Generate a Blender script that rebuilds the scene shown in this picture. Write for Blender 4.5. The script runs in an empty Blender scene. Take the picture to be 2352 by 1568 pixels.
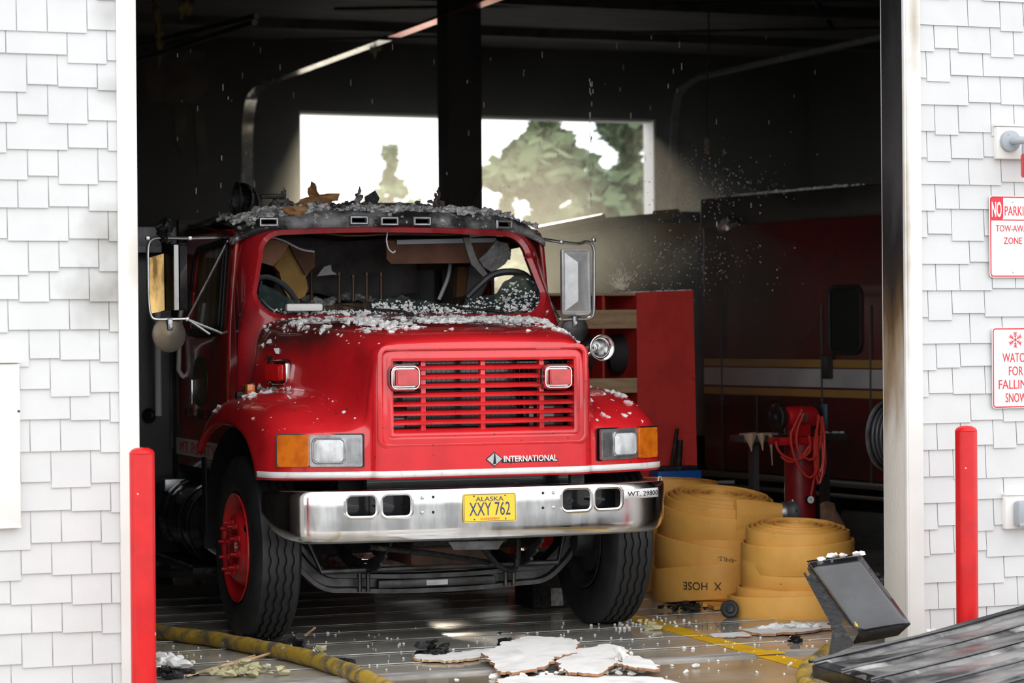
import bpy, bmesh, math, random
import numpy as np
from mathutils import Vector, Matrix, noise as mnoise
from mathutils.bvhtree import BVHTree
random.seed(7); rng = np.random.default_rng(7)
S = bpy.context.scene; COL = S.collection
# ---------------------------------------------------------------- camera (2352 x 1568 frame)
FPX = 5900.0; YAW = math.radians(21.5); ROLL = .008; PITCH = -math.atan((784-760)/FPX)
CAM = np.array([-5.096, -12.1, 1.74])
_F = np.array([math.sin(YAW)*math.cos(PITCH), math.cos(YAW)*math.cos(PITCH), math.sin(PITCH)])
_R0 = np.array([math.cos(YAW), -math.sin(YAW), 0]); _U0 = np.cross(_R0, _F)
_R = _R0*math.cos(ROLL)-_U0*math.sin(ROLL); _U = _U0*math.cos(ROLL)+_R0*math.sin(ROLL)
cd = bpy.data.cameras.new('camera'); cam = bpy.data.objects.new('camera', cd); COL.objects.link(cam)
mw = Matrix.Identity(4)
for i in range(3):
    mw[i][0], mw[i][1], mw[i][2], mw[i][3] = _R[i], _U[i], -_F[i], CAM[i]
cam.matrix_world = mw
cd.sensor_width = 36; cd.lens = 36*FPX/2352; cd.clip_end = 400; cd.clip_start = .1
cd.dof.use_dof = True; cd.dof.focus_distance = 14.2; cd.dof.aperture_fstop = 2.8
S.camera = cam
# ---------------------------------------------------------------- light: overcast sky + low sun behind the building
wd = bpy.data.worlds.new('sky'); S.world = wd; wd.use_nodes = True
bg = wd.node_tree.nodes['Background']; bg.inputs[0].default_value = (.96, .98, 1, 1); bg.inputs[1].default_value = 1.75
ld = bpy.data.lights.new('sun', 'SUN'); ld.energy = 4.5; ld.color = (1, .86, .64); ld.angle = math.radians(2.5)
sun = bpy.data.objects.new('sun', ld); COL.objects.link(sun)
SAZ, SEL = math.radians(18.5), math.radians(9.8)
sdir = Vector((math.sin(SAZ)*math.cos(SEL), math.cos(SAZ)*math.cos(SEL), math.sin(SEL)))
sun.rotation_euler = sdir.to_track_quat('Z', 'Y').to_euler(); sun.location = (8, 40, 12)
S.view_settings.view_transform = 'Standard'; S.view_settings.look = 'None'
S.view_settings.gamma = 1; S.view_settings.use_curve_mapping = False; S.view_settings.exposure = 0.42
S.cycles.use_denoising = True
S.cycles.max_bounces = 8; S.cycles.volume_bounces = 0; S.cycles.transparent_max_bounces = 12
# ---------------------------------------------------------------- pixel -> place
def ray(x, y): return _F+_R*(x-1176)/FPX+_U*(784-y)/FPX
def W(px, py, x=None, y=None, z=None):
    d = ray(px, py); i, v = (0, x) if x is not None else (1, y) if y is not None else (2, z)
    return Vector(CAM+d*((v-CAM[i])/d[i]))
TR = Matrix.Translation((-.045, 1.97, 0)) @ Matrix.Rotation(math.radians(-1.5), 4, 'Z') @ Matrix.Translation((0, -1.97, 0))
TRI = TR.inverted(); CAML = TRI @ Vector(CAM)
def L(px, py, x=None, y=None, z=None):
    q = TRI @ Vector(CAM+ray(px, py)); d = q-CAML
    i, v = (0, x) if x is not None else (1, y) if y is not None else (2, z)
    return CAML+d*((v-CAML[i])/d[i])
# ---------------------------------------------------------------- materials
MATS = {}
def pm(name, col, rough=.5, metal=0, coat=0, spec=.5, n=None, n2=None, bump=None, trans=0, alpha=1, rn=None, emit=None, stretch=(1, 1, 1), sheen=0, ior=1.45):
    """procedural material; n / n2 = (scale, colour, lo, hi[, detail]) noise patches, rn = (scale, rough2), bump = (scale, strength)"""
    m = bpy.data.materials.new(name); m.use_nodes = True; nt = m.node_tree; N = nt.nodes; K = nt.links
    b = N['Principled BSDF']; b.inputs['Base Color'].default_value = (*col, 1)
    b.inputs['Roughness'].default_value = rough; b.inputs['Metallic'].default_value = metal
    b.inputs['Coat Weight'].default_value = coat; b.inputs['Coat Roughness'].default_value = .04
    b.inputs['Specular IOR Level'].default_value = spec; b.inputs['Transmission Weight'].default_value = trans
    b.inputs['Alpha'].default_value = alpha; b.inputs['IOR'].default_value = ior
    tc = N.new('ShaderNodeTexCoord'); mp = N.new('ShaderNodeMapping'); K.new(tc.outputs['Object'], mp.inputs[0]); mp.inputs['Scale'].default_value = stretch
    def nz(sc, det=6, rg=.6):
        t = N.new('ShaderNodeTexNoise'); t.inputs['Scale'].default_value = sc; t.inputs['Detail'].default_value = det; t.inputs['Roughness'].default_value = rg
        K.new(mp.outputs[0], t.inputs['Vector']); return t.outputs['Fac']
    def ramp(src, lo, hi):
        r = N.new('ShaderNodeMapRange'); r.inputs['From Min'].default_value = lo; r.inputs['From Max'].default_value = hi; K.new(src, r.inputs['Value']); return r.outputs[0]
    cur = None
    for q in (n, n2):
        if not q: continue
        mx = N.new('ShaderNodeMix'); mx.data_type = 'RGBA'; K.new(ramp(nz(q[0], *(q[4:5] or (6,))), q[2], q[3]), mx.inputs[0])
        if cur is None: mx.inputs[6].default_value = (*col, 1)
        else: K.new(cur, mx.inputs[6])
        mx.inputs[7].default_value = (*q[1], 1); cur = mx.outputs[2]
    if cur is not None: K.new(cur, b.inputs['Base Color'])
    if rn:
        mr = N.new('ShaderNodeMapRange'); mr.inputs['From Min'].default_value = .35; mr.inputs['From Max'].default_value = .65
        mr.inputs['To Min'].default_value = rough; mr.inputs['To Max'].default_value = rn[1]; K.new(nz(rn[0]), mr.inputs['Value']); K.new(mr.outputs[0], b.inputs['Roughness'])
    if bump:
        bp = N.new('ShaderNodeBump'); bp.inputs['Strength'].default_value = bump[1]; bp.inputs['Distance'].default_value = bump[2] if len(bump) > 2 else .02
        K.new(nz(bump[0]), bp.inputs['Height']); K.new(bp.outputs[0], b.inputs['Normal'])
    if emit: b.inputs['Emission Color'].default_value = (*emit[0], 1); b.inputs['Emission Strength'].default_value = emit[1]
    MATS[name] = m; return m
# ---------------------------------------------------------------- mesh collector
class MB:
    def __init__(s): s.v = []; s.f = []; s.mi = []; s.c = 0
    def add(s, vs, fs, m=None, mi=None):
        o = len(s.v)
        for p in vs:
            p = Vector(p); s.v.append(tuple(m @ p if m is not None else p))
        for f in fs: s.f.append([o+i for i in f]); s.mi.append(s.c if mi is None else mi)
        return s
    def box(s, c, d, m=None, bev=0, seg=2, rz=0):
        M4 = Matrix.Translation(c) @ Matrix.Rotation(rz, 4, 'Z')
        if m is not None: M4 = m @ M4
        if not bev:
            x, y, z = d[0]/2, d[1]/2, d[2]/2
            return s.add([(a, b, e) for a in (-x, x) for b in (-y, y) for e in (-z, z)], [(0, 1, 3, 2), (4, 6, 7, 5), (0, 4, 5, 1), (2, 3, 7, 6), (0, 2, 6, 4), (1, 5, 7, 3)], M4)
        b = bmesh.new(); bmesh.ops.create_cube(b, size=1, matrix=Matrix.Diagonal((*d, 1)))
        bmesh.ops.bevel(b, geom=b.edges[:], offset=min(bev, min(d)*.49), segments=seg, affect='EDGES', profile=.5)
        s.bm(b, M4); return s
    def bm(s, b, m=None):
        b.verts.index_update(); s.add([v.co.copy() for v in b.verts], [[v.index for v in f.verts] for f in b.faces], m); b.free(); return s
    def bx(s, x0, x1, y0, y1, z0, z1, bev=0): return s.box(((x0+x1)/2, (y0+y1)/2, (z0+z1)/2), (abs(x1-x0), abs(y1-y0), abs(z1-z0)), bev=bev)
    def tube(s, pts, r, seg=10, closed=False, cap=True):
        P = [Vector(p) for p in pts]; n = len(P); rs = r if hasattr(r, '__len__') else [r]*n
        vs = []; up = None
        for i in range(n):
            a = P[(i-1) % n] if (closed or i) else P[0]; b = P[(i+1) % n] if (closed or i < n-1) else P[-1]
            t = (b-a).normalized() if (b-a).length > 1e-9 else Vector((0, 0, 1))
            if up is None: up = t.orthogonal().normalized()
            up = (up-t*up.dot(t)); up = up.normalized() if up.length > 1e-6 else t.orthogonal().normalized()
            w = t.cross(up)
            vs += [P[i]+(up*math.cos(2*math.pi*k/seg)+w*math.sin(2*math.pi*k/seg))*rs[i] for k in range(seg)]
        fs = []
        for i in range(n if closed else n-1):
            j = (i+1) % n
            for k in range(seg): fs.append((i*seg+k, i*seg+(k+1) % seg, j*seg+(k+1) % seg, j*seg+k))
        if cap and not closed: fs += [tuple(range(seg))[::-1], tuple((n-1)*seg+k for k in range(seg))]
        return s.add(vs, fs)
    def cyl(s, a, b, r, r2=None, seg=20): return s.tube([a, b], [r, r if r2 is None else r2], seg)
    def lathe(s, prof, o=(0, 0, 0), axis=(0, 0, 1), seg=32, close=False, wob=None):
        ax = Vector(axis).normalized(); u = ax.orthogonal().normalized(); w = ax.cross(u); o = Vector(o); n = len(prof); vs = []
        for k in range(seg):
            a = 2*math.pi*k/seg
            for i, (r, h) in enumerate(prof):
                if wob: h = h+wob(i, k)
                vs.append(o+ax*h+(u*math.cos(a)+w*math.sin(a))*r)
        fs = []
        for k in range(seg):
            k2 = (k+1) % seg
            for i in range(n if close else n-1):
                j = (i+1) % n; fs.append((k*n+i, k2*n+i, k2*n+j, k*n+j))
        return s.add(vs, fs)
    def grid(s, G, flip=False, mask=None):
        G = np.asarray(G); R, C = G.shape[:2]; fs = []
        for i in range(R-1):
            for j in range(C-1):
                if mask is not None and not mask(G[i:i+2, j:j+2].reshape(4, 3).mean(0)): continue
                q = (i*C+j, i*C+j+1, (i+1)*C+j+1, (i+1)*C+j); fs.append(q[::-1] if flip else q)
        return s.add([Vector(p) for p in G.reshape(-1, 3)], fs)
    def slab(s, pts, ext):
        """polygon (3-D points) pushed along ext"""
        n = len(pts); e = Vector(ext); P = [Vector(p) for p in pts]
        return s.add(P+[p+e for p in P], [tuple(range(n))[::-1], tuple(range(n, 2*n))]+[(i, (i+1) % n, n+(i+1) % n, n+i) for i in range(n)])
    def rock(s, c, r, sq=(1, 1, 1), sub=1, jag=.35):
        b = bmesh.new(); bmesh.ops.create_icosphere(b, subdivisions=sub, radius=1)
        rot = Matrix.Rotation(random.random()*6.28, 4, 'Z') @ Matrix.Rotation(random.random()*6.28, 4, 'X')
        for v in b.verts:
            k = 1+random.uniform(-jag, jag); p = rot @ (v.co*k); v.co = Vector((p.x*sq[0], p.y*sq[1], p.z*sq[2]))*r
        return s.bm(b, Matrix.Translation(c))
    def mark(s): s.mk = getattr(s, 'mk', [(0, 0)])+[(len(s.v), len(s.f))]; return s
    def build_each(s, name, mat, parent=None, **k):
        out = []
        for (v0, f0), (v1, f1) in zip(s.mk, s.mk[1:]):
            q = MB(); q.v = s.v[v0:v1]; q.f = [[i-v0 for i in f] for f in s.f[f0:f1]]; q.mi = s.mi[f0:f1]; out.append(q.build(name, mat, parent, **k))
        return out
    def build(s, name, mat, parent=None, smooth=True, angle=35, solid=0, off=1):
        me = bpy.data.meshes.new(name); me.from_pydata(s.v, [], s.f); ms = mat if isinstance(mat, (list, tuple)) else [mat]
        for m in ms: me.materials.append(m)
        if len(ms) > 1: me.polygons.foreach_set('material_index', s.mi)
        b = bmesh.new(); b.from_mesh(me); bmesh.ops.recalc_face_normals(b, faces=b.faces); b.to_mesh(me); b.free()
        me.validate(); me.update()
        if smooth:
            me.shade_smooth(); me.set_sharp_from_angle(angle=math.radians(angle))
        o = bpy.data.objects.new(name, me); COL.objects.link(o); o.parent = parent
        if solid:
            md = o.modifiers.new('thickness', 'SOLIDIFY'); md.thickness = solid; md.offset = off
        return o
def tag(o, label=None, cat=None, group=None, kind=None):
    for k, v in (('label', label), ('category', cat), ('group', group), ('kind', kind)):
        if v: o[k] = v
    return o
def thing(name, label, cat, loc=(0, 0, 0), rz=0, group=None):
    o = bpy.data.objects.new(name, None); COL.objects.link(o); o.location = loc; o.rotation_euler = (0, 0, rz); o.empty_display_size = .1
    return tag(o, label, cat, group)
def struct(o): o['kind'] = 'structure'; return o
def dense(G, ku, kv):
    """Catmull-Rom resampling of a control grid (rows, cols, 3)"""
    def up(A, k):
        n = A.shape[0]; out = []
        for i in range(n-1):
            p0, p1, p2, p3 = A[max(i-1, 0)], A[i], A[i+1], A[min(i+2, n-1)]
            for t in np.arange(k)/k:
                out.append(.5*((2*p1)+(-p0+p2)*t+(2*p0-5*p1+4*p2-p3)*t*t+(-p0+3*p1-3*p2+p3)*t**3))
        out.append(A[-1]); return np.array(out)
    A = up(np.asarray(G, float), ku); return up(A.transpose(1, 0, 2), kv).transpose(1, 0, 2)
def curve(pts, k=6): return [Vector(p) for p in dense(np.array([[tuple(p)] for p in pts]), k, 1)[:, 0]] if False else _crv(pts, k)
def _crv(pts, k):
    A = np.array([tuple(p) for p in pts], float); n = len(A); out = []
    for i in range(n-1):
        p0, p1, p2, p3 = A[max(i-1, 0)], A[i], A[i+1], A[min(i+2, n-1)]
        for t in np.arange(k)/k: out.append(.5*((2*p1)+(-p0+p2)*t+(2*p0-5*p1+4*p2-p3)*t*t+(-p0+3*p1-3*p2+p3)*t**3))
    out.append(A[-1]); return [Vector(p) for p in out]
def rrect(w, h, r, n=5):
    """rounded rectangle loop in 2-D, centred"""
    out = []
    for cx, cy, a0 in ((w/2-r, h/2-r, 0), (-w/2+r, h/2-r, 90), (-w/2+r, -h/2+r, 180), (w/2-r, -h/2+r, 270)):
        for k in range(n+1):
            a = math.radians(a0+90*k/n); out.append((cx+r*math.cos(a), cy+r*math.sin(a)))
    return out
def frame(o, u, v):
    """matrix with x=u, y=v, z=u x v at o"""
    u = Vector(u).normalized(); v = Vector(v); v = (v-u*v.dot(u)).normalized(); w = u.cross(v)
    return Matrix(((u.x, v.x, w.x, o[0]), (u.y, v.y, w.y, o[1]), (u.z, v.z, w.z, o[2]), (0, 0, 0, 1)))
def plate(mb, m, w, h, r, t, n=5, z0=0):
    """rounded plate w x h, thickness t along +z of frame m"""
    lp = rrect(w, h, r, n); k = len(lp)
    return mb.add([(x, y, z0) for x, y in lp]+[(x, y, z0+t) for x, y in lp], [tuple(range(k))[::-1], tuple(range(k, 2*k))]+[(i, (i+1) % k, k+(i+1) % k, k+i) for i in range(k)], m)
def ringp(mb, m, w, h, r, b, t, n=6, z0=0, rnd=True):
    """rounded rectangular ring, band b, height t"""
    lo = rrect(w, h, r, n); li = rrect(w-2*b, h-2*b, max(r-b, .002), n); lm = rrect(w-b*.8, h-b*.8, max(r-b*.4, .002), n); lm2 = rrect(w-b*1.4, h-b*1.4, max(r-b*.7, .002), n); k = len(lo); vs = []
    for lp, z in ((lo, 0), (lo, t*.6), (lm, t), (lm2, t), (li, t*.6), (li, 0)): vs += [(x, y, z0+z) for x, y in lp]
    fs = [(a*k+i, a*k+(i+1) % k, b2*k+(i+1) % k, b2*k+i) for a, b2 in ((0, 1), (1, 2), (2, 3), (3, 4), (4, 5), (5, 0)) for i in range(k)]
    return mb.add(vs, fs, m)
def text(s, m, w, h, mat, name, parent=None, ext=.001, bold=0, cond=None):
    """lettering fitted to w x h, centred on frame m (x right, y up)"""
    c = bpy.data.curves.new(name, 'FONT'); c.body = s; c.extrude = ext; c.offset = bold; c.resolution_u = 3; c.space_line = .9
    o = bpy.data.objects.new('tmp', c); COL.objects.link(o); bpy.context.view_layer.update()
    me = bpy.data.meshes.new_from_object(o.evaluated_get(bpy.context.evaluated_depsgraph_get())); bpy.data.objects.remove(o); bpy.data.curves.remove(c)
    A = np.array([v.co[:] for v in me.vertices]); lo, hi = A.min(0), A.max(0)
    for v in me.vertices:
        p = Vector(((v.co.x-(lo[0]+hi[0])/2)*w/(hi[0]-lo[0]), (v.co.y-(lo[1]+hi[1])/2)*h/(hi[1]-lo[1]), v.co.z+ext)); v.co = m @ p
    me.name = name; me.materials.clear(); me.materials.append(mat); ob = bpy.data.objects.new(name, me); COL.objects.link(ob); ob.parent = parent; return ob
def cut(o, mbs):
    """boolean-cut a mesh object by closed collectors, then bake"""
    cs = []
    for mb in mbs:
        c = mb.build('cutter', MATS['black'], None, False); c.parent = o.parent; cs.append(c); md = o.modifiers.new('b', 'BOOLEAN'); md.object = c; md.operation = 'DIFFERENCE'; md.solver = 'EXACT'
    bpy.context.view_layer.update()
    me = bpy.data.meshes.new_from_object(o.evaluated_get(bpy.context.evaluated_depsgraph_get())); old = o.data; o.modifiers.clear(); o.data = me; me.name = old.name
    for c in cs: bpy.data.objects.remove(c)
    me.shade_smooth(); me.set_sharp_from_angle(angle=math.radians(30)); return o
def lerp(a, b, t): return a+(b-a)*t
def nz3(p, s=1, seed=0): return mnoise.noise(Vector((p[0]*s+seed*7.3, p[1]*s-seed*3.1, p[2]*s+seed)))
# ---------------------------------------------------------------- palette
black = pm('black', (.006, .006, .007), .6)
siding = pm('siding', (.67, .67, .67), .55, n=(3, (.62, .62, .62), .4, .7), bump=(60, .05))
white = pm('white_paint', (.86, .85, .83), .45, n=(2.2, (.80, .78, .74), .45, .7))
soot = pm('soot', (.010, .009, .008), .8, n=(1.3, (.022, .018, .014), .4, .65), n2=(.5, (.035, .025, .018), .58, .72), bump=(8, .2))
soot_haze = pm('soot_haze_tint', (.034, .031, .028), .85, n=(1.3, (.05, .043, .036), .4, .65), n2=(.5, (.07, .055, .04), .58, .72), bump=(8, .2))  # soot made paler to imitate haze in front of the back wall
soot_c = pm('soot_ceiling', (.06, .055, .05), .75, n=(2, (.12, .11, .10), .4, .65), n2=(9, (.005, .005, .005), .5, .7), bump=(5, .4), stretch=(.35, 2, 1))
char = pm('charred_wood', (.008, .008, .009), .5, n=(9, (.03, .029, .03), .45, .65), bump=(45, .9, .01), stretch=(1, 1, .5), rn=(7, .8))
chrome = pm('chrome', (.80, .80, .80), .08, 1, n=(7, (.55, .54, .52), .52, .75), rn=(9, .22), stretch=(1, 1, .25))
steel = pm('steel', (.55, .55, .56), .25, 1, rn=(12, .45))
dsteel = pm('dark_steel', (.10, .10, .105), .45, .7, n=(10, (.04, .035, .03), .4, .7))
galv = pm('galvanised', (.45, .46, .47), .38, .9, n=(14, (.28, .28, .29), .4, .65))
RED = (.74, .016, .023)
red = pm('red_paint', RED, .32, coat=.9, n=(2.4, (.40, .008, .014), .45, .75), n2=(38, (.10, .02, .015), .66, .72, 3), rn=(5, .42))
redd = pm('red_paint_sooty', (.52, .014, .018), .3, coat=.6, n=(3, (.14, .008, .010), .42, .66), n2=(9, (.30, .15, .05), .52, .72), stretch=(1, 1, .3))
redm = pm('red_enamel', (.42, .008, .013), .34, coat=.4, n=(6, (.30, .006, .01), .5, .75))
redl = pm('red_lens', (.62, .012, .012), .12, coat=1, n=(18, (.42, .006, .006), .4, .7))
amber = pm('amber_lens', (.80, .20, .012), .16, coat=1, n=(14, (.55, .10, .006), .4, .7))
clear = pm('lamp_glass', (.78, .79, .80), .12, coat=1, n=(9, (.50, .51, .53), .4, .7), stretch=(3, 3, 1))
wstripe = pm('white_stripe', (.82, .81, .79), .35, coat=.3, n=(20, (.6, .57, .53), .55, .75))
burnt = pm('burnt_paint', (.016, .016, .017), .5, n=(4, (.24, .24, .245), .47, .62), n2=(22, (.55, .54, .53), .60, .68), bump=(30, .35), rn=(6, .8))
ashm = pm('ash', (.84, .83, .82), .9, n=(22, (.52, .51, .50), .45, .62), n2=(60, (.16, .15, .15), .62, .70))
ashd = pm('dark_ash', (.24, .235, .23), .9, n=(25, (.66, .64, .62), .43, .60), n2=(60, (.03, .03, .03), .58, .68))
charp = pm('charred_plastic', (.008, .008, .009), .42, n=(25, (.07, .065, .06), .55, .75), bump=(30, .8))
rubber = pm('rubber', (.016, .017, .019), .42, n=(6, (.026, .027, .03), .4, .65), rn=(8, .6), spec=.6)
glassd = pm('tinted_glass', (.02, .035, .034), .08, coat=1, alpha=.82, n=(12, (.10, .13, .125), .5, .72))
doorglass = pm('gold_reflection_window', (.10, .07, .03), .3, coat=.5, n=(7, (.48, .33, .14), .45, .68), stretch=(3, 3, .35))  # gold streaks paint a reflection into the window's colour
foam = pm('seat_foam', (.48, .29, .09), .85, n=(4, (.30, .15, .04), .4, .7))
brownv = pm('brown_vinyl', (.16, .065, .032), .7, n=(5, (.09, .038, .02), .4, .65), bump=(120, .2))
card = pm('brown_card', (.36, .19, .085), .85, n=(7, (.20, .09, .04), .4, .7))
cloth = pm('grey_liner', (.17, .16, .155), .75, n=(4, (.07, .06, .06), .4, .65), bump=(7, .4))
hosem = pm('yellow_hose', (.92, .48, .11), .5, n=(3.0, (.76, .37, .075), .4, .68), n2=(34, (.25, .12, .03), .70, .74, 3), bump=(260, .12), spec=.4)
hosed = pm('dirty_hose', (.42, .27, .03), .5, n=(9, (.12, .10, .07), .46, .62), n2=(30, (.42, .40, .36), .60, .68))
bolm = pm('bollard_red', (.66, .010, .011), .4, coat=.12, spec=.35, n=(5, (.50, .008, .012), .45, .7), n2=(16, (.9, .85, .82), .745, .76, 2))
panelm = pm('scorched_panel', (.022, .022, .024), .25, .2, n=(2.2, (.30, .29, .285), .42, .62), n2=(6, (.42, .41, .39), .58, .72), rn=(4, .6), stretch=(.6, 1.6, 1))
blackm = pm('black_enamel', (.010, .010, .012), .2, .0, coat=.8, n=(5, (.03, .03, .034), .45, .65))
signw = pm('sign_white', (.84, .83, .82), .3, coat=.3); signr = pm('sign_red', (.72, .03, .05), .35)
ink = pm('ink', (.01, .01, .012), .5); inkb = pm('blue_ink', (.03, .05, .16), .5); yel = pm('plate_yellow', (.86, .58, .02), .35, coat=.3)
drywall = pm('drywall', (.80, .79, .77), .85, n=(6, (.66, .63, .6), .5, .7), bump=(14, .3)); paper = pm('brown_paper', (.34, .17, .085), .8)
insul = pm('insulation', (.50, .45, .26), .95, n=(20, (.34, .32, .2), .4, .65))
ply = pm('raw_plywood', (.62, .43, .26), .75, n=(10, (.40, .25, .13), .4, .7), stretch=(.4, 1, 3)); redply = pm('red_plywood', (.70, .05, .04), .5, n=(5, (.52, .035, .028), .45, .7), n2=(11, (.12, .02, .018), .70, .76))
greyp = pm('grey_plastic', (.38, .41, .44), .45); bluem = pm('blue_enamel', (.01, .10, .42), .4)
goldref = pm('gold_reflection_tint', (.78, .50, .17), .35, n=(6, (.20, .11, .03), .42, .62), stretch=(2, 2, .3))  # gold colour stands for a reflection; no mesh uses it
leafm = pm('conifer_leaf', (.10, .15, .075), .8, n=(.8, (.16, .21, .10), .4, .65)); barkm = pm('bark', (.09, .065, .045), .9)
trk_red = pm('engine_red', (.13, .010, .012), .45, coat=.15, n=(1.3, (.04, .013, .012), .4, .65)); trk_wht = pm('engine_white', (.55, .55, .55), .5, n=(2, (.4, .4, .4), .4, .65)); trk_gold = pm('engine_gold', (.42, .24, .07), .5); trk_dk = pm('engine_dark', (.03, .032, .033), .4, n=(2, (.06, .055, .05), .4, .65))
water = pm('water_drop', (.95, .93, .88), .3, trans=.0)
# floor: wet grooved concrete inside, drier brown apron outside
fm = bpy.data.materials.new('wet_concrete'); fm.use_nodes = True; nt = fm.node_tree; N = nt.nodes; K = nt.links; fb = N['Principled BSDF']
tc = N.new('ShaderNodeTexCoord')
def _nz(sc, det=6, st=None):
    t = N.new('ShaderNodeTexNoise'); t.inputs['Scale'].default_value = sc; t.inputs['Detail'].default_value = det
    if st:
        mp = N.new('ShaderNodeMapping'); mp.inputs['Scale'].default_value = st; K.new(tc.outputs['Object'], mp.inputs[0]); K.new(mp.outputs[0], t.inputs['Vector'])
    else: K.new(tc.outputs['Object'], t.inputs['Vector'])
    return t.outputs['Fac']
def _mr(src, a, b, c=0, d=1):
    r = N.new('ShaderNodeMapRange'); K.new(src, r.inputs['Value'])
    for k, v in (('From Min', a), ('From Max', b), ('To Min', c), ('To Max', d)): r.inputs[k].default_value = v
    return r.outputs[0]
def _mix(f, a, b):
    m = N.new('ShaderNodeMix'); m.data_type = 'RGBA'; K.new(f, m.inputs[0])
    for i, v in ((6, a), (7, b)):
        if isinstance(v, tuple): m.inputs[i].default_value = (*v, 1)
        else: K.new(v, m.inputs[i])
    return m.outputs[2]
sx = N.new('ShaderNodeSeparateXYZ'); K.new(tc.outputs['Object'], sx.inputs[0])
c_in = _mix(_mr(_nz(1.5), .4, .62), (.30, .29, .26), (.42, .39, .33)); c_out = _mix(_mr(_nz(2.2), .4, .65), (.25, .19, .125), (.34, .29, .22))
fc = _mix(_mr(sx.outputs['Y'], .55, -.15), c_in, c_out); fc = _mix(_mr(_nz(9, 8, (.4, 1, 1)), .60, .72), fc, (.30, .28, .25))
K.new(fc, fb.inputs['Base Color']); K.new(_mr(_nz(1.1, 4, (.5, 1, 1)), .42, .62, .03, .26), fb.inputs['Roughness']); fb.inputs['Specular IOR Level'].default_value = .6
bp = N.new('ShaderNodeBump'); bp.inputs['Strength'].default_value = .05; bp.inputs['Distance'].default_value = .02; K.new(_nz(7, 3, (.35, 1, 1)), bp.inputs['Height']); K.new(bp.outputs[0], fb.inputs['Normal'])
asph = pm('asphalt', (.10, .098, .095), .7, n=(3, (.16, .155, .15), .4, .65), bump=(80, .3))
def smoke_stain(m, spots, col):
    nt = m.node_tree; N = nt.nodes; K = nt.links; bs = N['Principled BSDF']; t = N.new('ShaderNodeTexCoord'); q = N.new('ShaderNodeTexNoise'); q.inputs['Scale'].default_value = 5; q.inputs['Detail'].default_value = 7; K.new(t.outputs['Object'], q.inputs['Vector'])
    for (cx, cz, rx, rz, k) in spots:
        src = bs.inputs['Base Color'].links[0].from_socket; mp = N.new('ShaderNodeMapping'); mp.inputs['Location'].default_value = (-cx/rx, 0, -cz/rz); mp.inputs['Scale'].default_value = (1/rx, .01, 1/rz); K.new(t.outputs['Object'], mp.inputs[0])
        ln = N.new('ShaderNodeVectorMath'); ln.operation = 'LENGTH'; K.new(mp.outputs[0], ln.inputs[0]); ad = N.new('ShaderNodeMath'); ad.operation = 'MULTIPLY_ADD'; K.new(q.outputs['Fac'], ad.inputs[0]); ad.inputs[1].default_value = 1.5; K.new(ln.outputs['Value'], ad.inputs[2])
        r = N.new('ShaderNodeMapRange'); r.inputs['From Min'].default_value = 1.7; r.inputs['From Max'].default_value = .7; r.inputs['To Max'].default_value = k; K.new(ad.outputs[0], r.inputs['Value']); mx = N.new('ShaderNodeMix'); mx.data_type = 'RGBA'; K.new(r.outputs[0], mx.inputs[0]); K.new(src, mx.inputs[6]); mx.inputs[7].default_value = (*col, 1); K.new(mx.outputs[2], bs.inputs['Base Color'])
smoke_stain(siding, [(-2.36, 2.17, .24, .22, .95), (-2.37, 1.93, .30, .24, .9), (-2.38, 3.25, .10, .12, .5), (-2.36, 2.9, .12, .08, .4)], (.30, .285, .26))
trimw = pm('door_trim_paint', (.86, .85, .83), .45, n=(2.2, (.80, .78, .74), .45, .7)); smoke_stain(trimw, [(-2.26, 2.1, .10, .35, .5), (2.0, 3.4, .06, .5, .85), (1.95, 2.6, .03, .7, .8), (1.95, 2.0, .02, .6, .7), (-2.26, 3.2, .03, .5, .5)], (.40, .33, .24))
# ---------------------------------------------------------------- setting
XL, XR = -2.258, 1.948          # door opening
def shingles(x0, dirn, x1, z0, z1, seed):
    r = random.Random(seed); mb = MB(); pats = [(.093, .19, .145, .30), (.046, .19, .29, .12, .145), (.14, .19, .145, .20)] if dirn < 0 else [(.306, .204, .148, .17), (.045, .150, .204, .29), (.095, .148, .204, .148)]
    z = z0; row = 0
    while z < z1:
        x = 0; k = 0; pt = pats[row % 3]; seq = list(pt)
        while x < abs(x1-x0):
            w = seq[k % len(seq)] if k < len(seq) else r.choice((.145, .19, .29)); dz = r.choice((-.018, .0, .012, .02)) if k else .0
            a, b = x, min(x+w-.005, abs(x1-x0)); xa, xb = x0+dirn*a, x0+dirn*b; lo = z-.143+dz
            # each shingle leans: thicker at its butt
            X0, X1 = min(xa, xb), max(xa, xb); t0, t1 = -.018, -.005; top = z+.045
            mb.add([(X0, t0, lo), (X1, t0, lo), (X1, t1, top), (X0, t1, top), (X0, .004, lo), (X1, .004, lo), (X1, .004, top), (X0, .004, top)], [(0, 1, 2, 3), (4, 7, 6, 5), (0, 4, 5, 1), (1, 5, 6, 2), (2, 6, 7, 3), (3, 7, 4, 0)])
            x += w; k += 1
        z += .1435; row += 1
    return mb
TZ = 4.3; HZ = 6.2
struct(MB().bx(-6, XL-.02, .0, .28, 0, HZ).bx(-6.001, XL-.099, -.004, .01, 0, HZ).build('wall_front_left', siding, smooth=False))
struct(shingles(XL-.095, -1, -3.9, .03, 4.0, 3).build('trim_1', siding, smooth=False))
struct(MB().bx(XR+.02, 10.2, .0, .28, 0, HZ).build('wall_front_right', siding, smooth=False))
struct(shingles(XR+.092, 1, 4.2, .075, 4.1, 5).build('trim_2', siding, smooth=False))
struct(MB().bx(XL-.03, XR+.03, .0, .28, TZ, HZ).build('wall_front_header', siding, smooth=False))
struct(MB().bx(XL-.094, XL, -.03, .02, 0, TZ+.1, .003).build('trim_3', trimw))
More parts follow.
